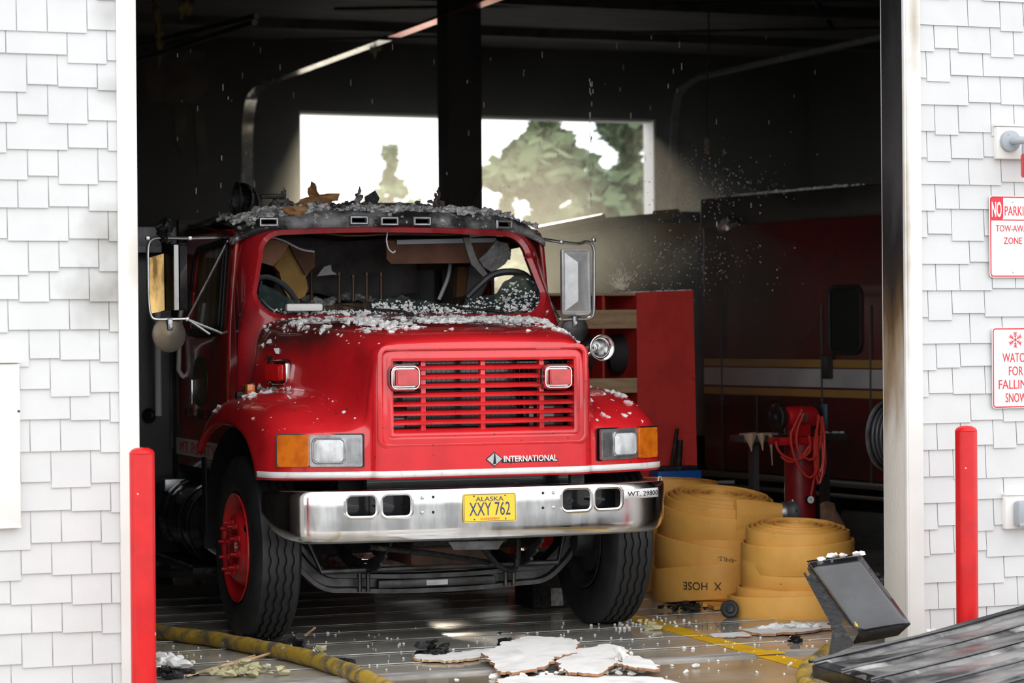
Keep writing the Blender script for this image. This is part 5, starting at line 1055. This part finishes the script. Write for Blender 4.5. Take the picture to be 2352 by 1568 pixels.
# hose reel on the inner side of the front wall
rl = thing('hose_reel', 'grey-flanged reel of black hose just inside the right door jamb', 'hose reel'); c = W(2040, 1000, y=.80); ax = Vector((.40, -.917, 0)).normalized()
b = MB(); b.lathe([(0, -.012), (.19, -.012), (.205, -.008), (.205, .008), (.195, .012), (.185, .004), (0, .004)], c, ax, 48)
for q in range(10): aa = q*.628+.2; u_ = ax.orthogonal().normalized(); b.rock(c-ax*.012+(u_*math.cos(aa)+ax.cross(u_)*math.sin(aa))*.17, .008, (1, 1, 1), 1, .05)
b.build('reel_flange', pm('reel_grey', (.11, .115, .12), .45, .3, n=(9, (.05, .05, .055), .4, .6)), rl)
b = MB()
for i in range(6): b.lathe([(.172-.004*i+.013*math.cos(t), .022+.026*i+.013*math.sin(t)) for t in np.linspace(0, 6.283, 10)[:-1]], c, ax, 40, close=True)
b.build('coiled_hose', rubber, rl); b = MB(); b.cyl(c-ax*.05, c+ax*.22, .03); b.bx(c.x+.02, c.x+.10, .27, .85, c.z-.05, c.z+.05); b.cyl(c-ax*.012+Vector((-.09, -.06, -.11)), c-ax*.05+Vector((-.10, -.07, -.11)), .014); b.build('reel_bracket', dsteel, rl)
# black plastic box behind the right wheel
bxx = thing('plastic_case', 'black ribbed plastic case with a white label behind the right front tire', 'case'); a, c = W(1219, 1398, z=0), W(1300, 1340, y=2.75)
b = MB(); b.bx(a.x, a.x+.34, 2.78, 3.1, 0, .36, .015)
for i in range(5): b.bx(a.x+.01+i*.012, a.x+.016+i*.012, 2.772, 2.78, .03, .33)
b.build('case_body', charp, bxx); b = MB(); b.slab([W(x, y, y=2.772) for x, y in ((1265, 1350), (1290, 1350), (1294, 1390), (1266, 1391))], (0, -.003, 0)); b.build('label', pm('paper_label', (.40, .39, .38), .7, n=(50, (.25, .25, .25), .45, .55)), bxx)
# ================================================================ engine in the next bay
en = thing('fire_engine', 'dark smoke-stained fire engine with gold and white side bands in the next bay', 'fire engine')
P0 = Vector((4.3, 4.4, 0)); ED = Vector((-math.sin(math.radians(7.9)), math.cos(math.radians(7.9)), 0)); EN = Vector((-ED.y, ED.x, 0)); EN = EN if EN.x < 0 else -EN
ang = math.atan2(ED.y, ED.x)
def onside(px, py, off=0):
    d = Vector(ray(px, py)); c0 = Vector(CAM); q = P0+EN*off; t = (q-c0).dot(EN)/d.dot(EN); return c0+d*t
def sl(p): return (p-P0).dot(ED)
FE = Matrix(((ED.x, -EN.x, 0, P0.x), (ED.y, -EN.y, 0, P0.y), (0, 0, 1, 0), (0, 0, 0, 1)))     # local: x along the side (into the bay), y inwards
eb = lambda mb, x0, x1, y0, y1, z0, z1, bev=0: mb.box(((x0+x1)/2, (y0+y1)/2, (z0+z1)/2), (x1-x0, y1-y0, z1-z0), FE, bev)
sf = sl(onside(1612, 460)); ztp = onside(1800, 440).z; zrail = onside(1840, 1095).z; s0 = -3.2
b = MB(); eb(b, s0, sf, .0, 2.3, zrail, ztp, .03); b.build('cab_body', trk_red, en)
b = MB(); eb(b, s0, sf+.02, -.015, 2.32, ztp-.24, ztp, .03); b.build('cab_roof', trk_dk, en)
def band(pa, pb, mat, nm, proud=.006):
    zt3, zb3 = onside(*pa).z, onside(*pb).z; q = MB(); eb(q, s0, sf-.02, -proud, .001, zb3, zt3); return q.build(nm, mat, en, False)
band((1840, 825), (1840, 843), trk_gold, 'gold_band'); band((1840, 846), (1840, 888), trk_wht, 'white_band'); band((1840, 893), (1840, 910), trk_gold, 'gold_band')
b = MB(); eb(b, s0, sf, -.05, .05, zrail-.05, zrail, .008); eb(b, s0, sf, -.03, .02, zrail-.13, zrail-.10, .005); b.build('running_rail', pm('sooty_rail', (.16, .16, .155), .4, .6), en)
b = MB()
for px in (1660, 1740, 1890, 2002): x = sl(onside(px, 900)); eb(b, x-.008, x+.008, -.012, .0, zrail, onside(px, 700 if px != 1740 else 905).z); b.mark()
b.build_each('door_trim', pm('trim_grey', (.12, .12, .12), .4, .6), en)
a, c = onside(1903, 655), onside(1982, 815); m_ = (a+c)/2; F = frame(m_, -ED, (0, 0, 1)); w_, h_ = abs(sl(a)-sl(c)), a.z-c.z; b = MB(); ringp(b, F, w_, h_, .09, .03, .02); b.build('window_frame', rubber, en); b = MB(); plate(b, F, w_-.04, h_-.04, .08, .006); b.build('cab_window', pm('dark_window', (.012, .016, .016), .5, spec=.2), en)
c = onside(1904, 842); b = MB(); eb(b, sl(c)-.06, sl(c)+.06, -.03, 0, c.z-.09, c.z+.09, .01); b.build('door_handle', trk_dk, en)
c = onside(1668, 516, .02); b = MB(); b.lathe([(.0, .09), (.05, .08), (.075, .04), (.08, 0), (.07, .01), (.045, .05)], c, EN*.6-ED*.8, 28); b.lathe([(0, .13), (.03, .11), (.05, .05)], c+ED*-.12, EN*.6-ED*.8, 20); b.build('spot_lamp', chrome, en)
b = MB()
for s_ in (sl(onside(1775, 1050)), ): b.lathe([(.20, -.10), (.30, -.13), (.45, -.135), (.50, -.11), (.51, 0), (.50, .11), (.45, .135), (.30, .13), (.2, .10)], P0+ED*s_-EN*.2+Vector((0, 0, .51)), EN, 40, close=True)
b.build('tire', rubber, en)
b = MB(); eb(b, s0, sf, .3, 2.0, .35, zrail); b.build('underbody', black, en)
# lower body stretching away to the back, pale in the smoke
rb = thing('equipment_trailer', 'grey box body with a long pale roof edge standing in smoke beyond the red rack', 'trailer')
XB0 = 4.1; y0 = 7.2; y1 = 13.0; f_ = lambda px, py: W(px, py, x=XB0)
pts = [f_(1600, 512), f_(1556, 486), f_(1480, 492), f_(1385, 500), f_(1222, 531), f_(1214, 540)]
b = MB(); gb_ = pm('smoky_grey', (.16, .16, .145), .6, n=(1.4, (.09, .09, .08), .4, .65))
b.slab([f_(1600, 1000), *pts, f_(1214, 1000)], (1.7, 0, 0)); b.build('box_body', gb_, rb, False); MB().bx(3.49, 8.5, 13.2, 14.2, .08, 2.2).build('reflection_blocker', trk_dk, rb)  # second box: unseen, added to keep the rear doorway out of floor reflections
b = MB(); b.tube([f_(1222, 529), f_(1385, 498)], .03, 8); b.build('roof_edge', pm('pale_edge', (.7, .68, .6), .4), rb)
b = MB(); b.tube([f_(1290, 545), f_(1375, 533)], .022, 8); b.build('side_rail', pm('pale_rail', (.6, .58, .5), .4), rb)
b = MB(); b.slab([W(x, y, x=XB0-.03) for x, y in ((1500, 484), (1552, 480), (1558, 490), (1540, 503), (1496, 505))], (.03, 0, 0)).mark(); b.slab([W(x, y, x=XB0-.03) for x, y in ((1490, 512), (1612, 512), (1612, 552), (1490, 556))], (.03, 0, 0)).mark(); b.build_each('tan_panel', pm('smoky_tan', (.22, .16, .08), .7), rb)
# ================================================================ overhead tracks, cable
def track(name, pts, label, r=.065, red_from=None):
    t = thing(name, label, 'door track', (0, 0, 0), 0, 'overhead door tracks'); Q = _crv([Vector(p) for p in pts], 5)
    def sweep(Q, nm, mat):
        sec = [(-r, 0), (r, 0), (r, .012), (r*.55, .012), (r*.55, .06), (r*.40, .06), (r*.40, .012), (-r, .012)]; rows = []
        for i, p in enumerate(Q):
            d = (Q[min(i+1, len(Q)-1)]-Q[max(i-1, 0)]).normalized(); up = Vector((0, -d.z, d.y)); up = up if up.z >= -.2 or True else up
            if d.y < 0: up = Vector((0, d.z, -d.y))
            rows.append([p+Vector((x, 0, 0))+up*z for x, z in sec]+[p+Vector((sec[0][0], 0, 0))])
        MB().grid(rows).build(nm, mat, t)
    if red_from is None: sweep(Q, 'rail', galv)
    else: sweep([q for q in Q if q.y >= red_from], 'rail', trackm); sweep([q for q in Q if q.y <= red_from], 'red_reflection_rail', trackr)
    return t
trackm = pm('bright_track', (.9, .9, .88), .16, 1, n=(9, (.6, .6, .58), .5, .7), rn=(8, .3)); trackr = pm('red_reflection_track', (.95, .16, .14), .2, 1, n=(9, (.9, .5, .46), .45, .6))  # red metal paints a reflection into the rail's near end
zz = W(600, 197, y=15.4).z; xl2 = W(690, 165, z=zz).x; qa, qb = W(690, 165, z=zz), W(1022, 42, z=zz); xn = lambda y: lerp(qa.x, qb.x, (y-qa.y)/(qb.y-qa.y))
track('door_track', [(xl2, 15.9, 1.0), (xl2, 15.9, zz-1), (xl2, 15.8, zz-.25), (xl2, 15.4, zz-.03), (xn(14.5), 14.5, zz), (xn(12), 12, zz), (xn(10.5), 10.5, zz), (xn(9.2), 9.2, zz), (xn(8), 8, zz), (xn(7), 7, zz)], 'bright white steel overhead door track, near end coloured as a red reflection, slanting above the left rear window', red_from=W(900, 87, z=zz).y)
xr = W(1545, 195, y=15.9)
track('door_track', [(xr.x, 15.9, 1.0), (xr.x, 15.9, 3.4), (xr.x, 15.8, xr.z-.28), (xr.x, 15.4, xr.z-.03), (xr.x, 14.4, xr.z), (xr.x, 10, xr.z), (xr.x, 6, xr.z)], 'dull steel overhead door track curving down right of the rear window', .05)
t1 = W(310, 108, y=11.0); t2 = W(585, 36, y=6.5)
b = MB(); b.tube([W(300, 108, y=9.5), W(590, 37, y=6.0)], .025, 6); b.tube([W(300, 143, y=9.4), W(585, 51, y=5.9)], .025, 6); tag(b.build('conduit_pair', trk_dk), 'pair of sooty conduits under the ceiling above the left trim', 'conduit')
b = MB(); q = [Vector((W(1628, 60, y=9).x, 9, CZ-.005)), W(1628, 60, y=9), W(1626, 180, y=9), W(1623, 270, y=9), W(1627, 318, y=9)]; b.tube(_crv(q, 5), .008, 5); hc = b.build('hanging_cable', charp); tag(hc, 'thin cable with a melted lump hanging in the dark right bay', 'cable')
b = MB()
for i in range(7): b.rock(W(1624+random.uniform(-3, 4), 322+i*4.5, y=9), .026-.002*i, (1, 1, 1.2), 1)
b.build('melted_lump', tan, hc)
for i, pts in enumerate((([(348, 0), (366, 10), (374, 60), (382, 100), (372, 125), (366, 158), (362, 120), (356, 70)]), ([(408, 0), (450, 0), (444, 20), (434, 40), (426, 28), (416, 48), (410, 25)]))):
    leaf('hanging_scrap', pts, 8.5, pm('scorched_foam%d' % i, (.36, .25, .08), .8, n=(9, (.03, .02, .015), .4, .6)), ('long scorched strip of insulation hanging from the ceiling near the left trim', 'short scorched insulation tuft under the ceiling right of the long strip')[i], 'insulation', .02, tr=False)
leaf('hanging_scrap', [(848, 112), (878, 105), (876, 116), (868, 117), (862, 136), (856, 120), (850, 122)], 11.5, insul, 'yellowish insulation tuft caught under the bright door track', 'insulation', .02, tr=False)
# ================================================================ trees beyond the back door
def tree(px, y, h, r, n, label, seed):
    p = W(px, 760, y=y); t = thing('conifer', label, 'tree', (p.x, y, 0), 0, 'trees beyond the back door'); rr = random.Random(seed); b = MB(); b.tube([(0, 0, 0), (.05, 0, h*.5), (0, 0, h)], [.22, .14, .03], 8); b.build('trunk', barkm, t); b = MB()
    for i in range(n):
        zf_ = rr.random()**.8; z = h*(.08+.92*zf_); R_ = r*(1-zf_)**.75+.12; lay = .55+.45*math.sin(z*4.4+seed); a = rr.random()*6.283; d = R_*math.sqrt(rr.random())*lay; c = Vector((math.cos(a)*d, math.sin(a)*d, z-d*.25)); s_ = rr.uniform(.10, .24)
        u = Vector((rr.uniform(-1, 1), rr.uniform(-1, 1), rr.uniform(-.5, .5))).normalized()*s_; v = u.orthogonal().normalized()*s_*.6; w = u.cross(v).normalized()*s_*.25
        b.add([c-u, c-v+w, c+u, c+v-w], [(0, 1, 2), (0, 2, 3)])
    b.build('foliage', leafm, t, False)
tree(1255, 25, 6.1, 2.2, 3224, 'taller conifer seen through the middle of the back doorway', 1)
tree(1450, 30, 6.5, 2.0, 2604, 'conifer seen against the right edge of the back doorway', 2)
tree(1345, 35, 4.6, 2.3, 2232, 'lower conifer between the two taller trees outside', 3)
tree(1165, 40, 4.6, 2.0, 1488, 'low bushy conifer just right of the dark column outside', 4)
tree(900, 46, 6.2, 2.2, 806, 'sparse pale tree washed out by the sun in the left rear opening', 5)
# ================================================================ debris on the floor
def slabpiece(pxs, z, mat2, label, name='drywall_piece', lift=(0, 0), t=.013, cat='drywall', seed=0):
    rr = random.Random(seed); P = [W(x, y, z=z) for x, y in pxs]; out = []
    for i in range(len(P)):
        a, c = P[i], P[(i+1) % len(P)]
        for k in range(7): q = a.lerp(c, k/7); out.append(q+Vector((rr.uniform(-.014, .014), rr.uniform(-.022, .022), 0)))
    cen = sum(out, Vector())/len(out); n = len(out); rad = max((p-cen).length for p in out); b = MB(); vs = []
    for f in (1, .66, .33):
        for p in out: q = cen.lerp(p, f); d = (q-cen); vs.append(q+Vector((0, 0, t+lift[0]*(d.x/rad)+lift[1]*(d.y/rad)+abs(lift[0])+abs(lift[1])+.008*nz3((q.x, q.y, 0), 9, seed))))
    vs.append(cen+Vector((0, 0, t+abs(lift[0])+abs(lift[1]))))
    fs = [(r*n+i, r*n+(i+1) % n, (r+1)*n+(i+1) % n, (r+1)*n+i) for r in range(2) for i in range(n)]+[(2*n+i, 2*n+(i+1) % n, 3*n) for i in range(n)]
    b.c = 0; b.add(vs, fs); b.c = 1; o = [vs[i] for i in range(n)]; oo = [cen.lerp(p, 1.012)+Vector((0, 0, -t)) for p in o]
    b.add(o+oo, [(i, (i+1) % n, n+(i+1) % n, n+i) for i in range(n)]+[tuple(range(n, 2*n))]); return tag(b.build(name, [drywall, mat2], None, True, 25), label, cat)
slabpiece([(1112, 1518), (1150, 1502), (1215, 1488), (1300, 1492), (1330, 1500), (1322, 1520), (1276, 1530), (1250, 1546), (1180, 1556), (1148, 1552), (1130, 1534)], .008, paper, 'large white drywall piece with curled brown edge at the centre of the front floor', lift=(.02, .015), seed=1)
slabpiece([(1278, 1530), (1330, 1508), (1400, 1500), (1440, 1512), (1420, 1536), (1370, 1556), (1300, 1552)], .014, paper, 'white drywall piece overlapping the large one, with a black patch on it', lift=(.015, .01), seed=2)
slabpiece([(1430, 1528), (1465, 1524), (1518, 1544), (1500, 1552), (1450, 1552), (1420, 1546)], .010, paper, 'pointed white drywall scrap at the right end of the front debris', lift=(-.02, .01), seed=3)
slabpiece([(1140, 1562), (1240, 1556), (1400, 1556), (1520, 1562), (1580, 1580), (1150, 1590)], .004, paper, 'flat white drywall crumbs along the bottom of the front debris', seed=4)
leaf('curled_drywall', [(1412, 1488), (1418, 1482), (1432, 1490), (1444, 1504), (1470, 1530), (1466, 1550), (1440, 1548), (1420, 1530), (1410, 1540), (1404, 1524), (1412, 1510)], -.02, drywall, 'white curled drywall flap standing up from the front debris', 'drywall', .03, tr=False)
leaf('tar_paper', [(1322, 1536), (1338, 1524), (1372, 1514), (1404, 1512), (1396, 1526), (1380, 1540), (1330, 1542)], .02, charp, 'black tar paper scrap on the white front debris', 'paper', .015, tr=False)
slabpiece([(952, 1510), (1000, 1505), (1080, 1498), (1150, 1492), (1232, 1490), (1228, 1496), (1130, 1508), (1060, 1520), (1018, 1522), (954, 1518)], .006, ply, 'long whitish board lying left of the white front debris', 'wall_board', cat='board', t=.012, seed=5)
def clump(name, px, py, w, n, r, mat, label, cat, zs=.03, dens=.35):
    b = MB(); c = W(px, py, z=0)
    for i in range(n): b.rock((c.x+random.gauss(0, w*.4), c.y+random.gauss(0, w*dens), abs(random.gauss(0, zs))+r*.4), random.uniform(r*.5, r*1.3), (1.4, 1, .75), 1, .45)
    return tag(b.build(name, mat, None, True, 40), label, cat, kind='stuff' if cat in ('rubble', 'insulation') else None)
clump('drywall_crumble', 1330, 1550, .5, 60, .016, drywall, 'loose white drywall crumbs around the front debris', 'rubble', .008, .12)
clump('charred_lump', 1005, 1506, .10, 26, .022, charp, 'charred black lump on the left end of the long whitish board', 'debris')
clump('charred_lump', 1165, 1486, .07, 16, .020, charp, 'charred lump with a pale knob behind the long whitish board', 'debris')
clump('insulation_clump', 560, 1548, .22, 50, .022, insul, 'soggy yellowish insulation beneath the dirty yellow hose', 'insulation', .02)
clump('insulation_clump', 735, 1496, .03, 7, .02, insul, 'small insulation lump in front of the left front tire', 'insulation', .01)
clump('insulation_lump', 1495, 1446, .05, 8, .022, insul, 'greenish insulation lumps on the yellow floor line beside the right tire', 'insulation', .01)
clump('drywall_rubble', 400, 1530, .16, 40, .024, drywall, 'pale drywall rubble beside the left bollard', 'rubble', .015)
clump('charred_lump', 395, 1556, .12, 26, .022, charp, 'black charred rubble at the foot of the left bollard', 'debris', .015)
b = MB(); b.tube([W(505, 1530, z=.02), W(560, 1518, z=.02), W(620, 1500, z=.03)], .008, 5); b.tube([W(430, 1552, z=.02), W(530, 1522, z=.02), W(585, 1505, z=.02)], .006, 5); tag(b.build('wood_lath', ply), 'thin wood laths lying by the left bollard rubble', 'wood')
b = MB(); b.tube(_crv([W(560, 1462, z=.03), W(600, 1472, z=.02), W(640, 1476, z=.03), W(692, 1462, z=.05)], 5), .018, 6)
b.tube(_crv([W(690, 1462, z=.10), W(686, 1490, z=.03), W(740, 1512, z=.025), W(812, 1522, z=.02)], 5), [.03]*6+[.022]*10, 6) if True else None
for i in range(10): b.rock(W(688+random.uniform(-5, 8), 1470+random.uniform(0, 22), z=.03), .02, (1, 1, 1.3), 1, .5)
tag(b.build('charred_stick', charp), 'charred black stick leaning at the foot of the left front tire', 'stick')
b = MB(); b.tube([W(655, 1488, z=.02), W(680, 1478, z=.04), W(700, 1460, z=.09), W(724, 1441, z=.14)], [.004, .008, .008, .005], 6); tag(b.build('wood_splinter', ply), 'brown wood splinter poking up beside the charred stick', 'wood')
clump('white_rubble', 1810, 1448, .20, 70, .020, drywall, 'strip of broken white drywall in front of the shorter hose stack', 'rubble', .012, .2)
slabpiece([(1700, 1450), (1760, 1440), (1850, 1436), (1905, 1434), (1908, 1446), (1820, 1458), (1750, 1460)], .006, paper, 'cracked white drywall slab in front of the shorter hose stack', seed=8)
slabpiece([(1630, 1460), (1700, 1452), (1745, 1452), (1720, 1462), (1640, 1466)], .003, paper, 'thin brown-backed scrap reaching onto the yellow floor line', seed=9, t=.006)
clump('charred_lump', 1570, 1402, .14, 26, .018, charp, 'black charred scraps before the taller hose stack', 'debris', .012)
clump('charred_lump', 1824, 1475, .04, 9, .018, charp, 'small black charred scrap before the white drywall slab', 'debris', .01)
c = W(1676, 1398, z=.055); b = MB(); b.lathe([(0, .018), (.02, .02), (.03, .012), (.045, .014), (.055, .006), (.055, -.012), (.04, -.02), (0, -.02)], c, (-.25, -1, .15), 28); b.cyl(c+Vector((0, .01, 0)), c+Vector((.01, .10, -.01)), .02); tag(b.build('rubber_cap', rubber), 'round black rubber cap standing on edge before the taller hose stack', 'cap')
slabpiece([(1600, 1388), (1700, 1376), (1716, 1396), (1640, 1400)], .004, hosem, 'orange hose end lying flat between the two hose stacks', 'hose_tail', cat='fire hose', t=.02, seed=11).data.materials[0] = hosem
b = MB()
for k in range(240):
    px, py = random.uniform(370, 1900), random.triangular(1432, 1566, 1470); p = W(px, py, z=0)
    if 1.0 < p.x < 1.2 and 0 < p.y < .1: continue
    b.rock(p+Vector((0, 0, .004)), random.uniform(.003, .009)*(1.8 if random.random() < .08 else 1), (1, 1, .8), 1, .3)
for k in range(60): p = W(random.gauss(1470, 60), random.gauss(1432, 8), z=0); b.rock(p+Vector((0, 0, .006)), random.uniform(.006, .012), (1, 1, 1), 1, .25)
tag(b.build('floor_crumbs', drywall), 'tiny white crumbs strewn over the wet floor', 'crumbs', kind='stuff')
b = MB()
for k in range(420): b.rock((random.uniform(-1.2, 1.6), random.uniform(6.5, 9.5), random.expovariate(30)), random.uniform(.02, .07), (1.3, 1, .6), 1)
for k in range(160): b.rock((random.uniform(-2.2, -1.4), random.uniform(4.2, 6.5), random.expovariate(40)), random.uniform(.02, .06), (1.3, 1, .6), 1)
for k in range(160): b.rock((random.uniform(2.5, 3.9), random.uniform(2.6, 4.6), random.expovariate(40)), random.uniform(.015, .05), (1.3, 1, .6), 1)
tag(b.build('ceiling_rubble', ashd), 'grey rubble heaped on the dark floor under and beyond the truck', 'rubble', kind='stuff')
# ================================================================ spraying water and drops
b = MB(); o = W(1425, 664, y=4.6)
for k in range(240):
    a = random.gauss(0, .62); d = random.expovariate(11); p = o+Vector((math.sin(a)*d, random.gauss(0, .05), math.cos(a)*d*.9)); q = p+Vector((math.sin(a), 0, math.cos(a)))*random.uniform(.006, .03); b.tube([p, q], random.uniform(.0012, .003), 4)
for k in range(700):
    px = random.gauss(1600, 95); py = random.gauss(430 if random.random() < .55 else 610, 48 if px < 1600 else 38); p = W(px, py, y=random.uniform(4.6, 6.5)); p = p; b.rock(p, random.uniform(.0022, .006), (1, 1, 1.2), 1, .1)
for k in range(90): px = random.uniform(400, 1900); p = W(px, random.uniform(60, 520), y=random.uniform(4.5, 8)); b.tube([p, p+Vector((0, 0, -random.uniform(.01, .05)))], .003, 4)
for k in range(26): p = W(1356+random.gauss(0, 2), random.uniform(120, 600), y=4.6); b.tube([p, p+Vector((0, 0, -random.uniform(.015, .05)))], .003, 4)
tag(b.build('water_spray', water), 'splash and falling drops of water glittering above the red rack', 'water', kind='stuff')
# pale crumbs imitate the rim light glittering along rack top and engine roof
b = MB()
for k in range(170): t = random.random(); p = W(lerp(1240, 1590, t), lerp(678, 666, t), y=4.34); p.z = ztop+.004 if False else p.z; b.rock(p, random.uniform(.004, .012), (1.4, 1, .7), 1)
for k in range(150): p = onside(random.triangular(1612, 1990, 1760), 440); p = P0+ED*sl(p)-EN*.02+Vector((0, 0, ztp+.004)); b.rock(p, random.uniform(.008, .022), (1.3, 1, .8), 1)
tag(b.build('rim_light_crumbs', ashm), 'pale crumbs imitating rim light along the rack top and the dark engine roof', 'ash', kind='stuff')
# ================================================================ smoke
def smoke(name, x0, x1, y0, y1, z0, z1, dens, label, col=(.85, .86, .80), g_=.72):
    m = bpy.data.materials.new(name); m.use_nodes = True; n = m.node_tree.nodes; n.remove(n['Principled BSDF']); v = n.new('ShaderNodeVolumeScatter'); v.inputs['Color'].default_value = (*col, 1); v.inputs['Density'].default_value = dens; v.inputs['Anisotropy'].default_value = g_
    m.node_tree.links.new(v.outputs[0], n['Material Output'].inputs['Volume'])
    o = MB().bx(x0, x1, y0, y1, z0, z1).build(name, m, None, False); return tag(o, label, 'smoke', kind='stuff')
smoke('thin_smoke', -4.2, 9.8, 5.2, 15.9, .02, CZ-.12, .010, 'thin smoke filling the back of the building')

def puff(c, r, dens, label):
    o = smoke('drifting_smoke', 0, 1, 0, 1, 0, 1, dens, label, (.80, .84, .76), .35); b = MB(); q = bmesh.new(); bmesh.ops.create_icosphere(q, subdivisions=4, radius=1)
    for v in q.verts: k = 1+.22*nz3(v.co, 1.6, c[0]); v.co = Vector((v.co.x*r[0]*k+c[0], v.co.y*r[1]*k+c[1], v.co.z*r[2]*k+c[2]))
    m = o.data.materials[0]; o.data.clear_geometry(); q.to_mesh(o.data); q.free(); o.data.materials.clear(); o.data.materials.append(m); o['group'] = 'smoke drifting behind the truck'
p = W(1690, 720, y=5.4); puff((p.x, p.y, p.z), (.62, .7, .7), .34, 'hazy puff of smoke drifting right of the red rack')
p = W(1410, 590, y=6.2); puff((p.x, p.y, p.z), (1.3, 1.6, .9), .075, 'pale smoke hanging above the red rack behind the truck mirror')
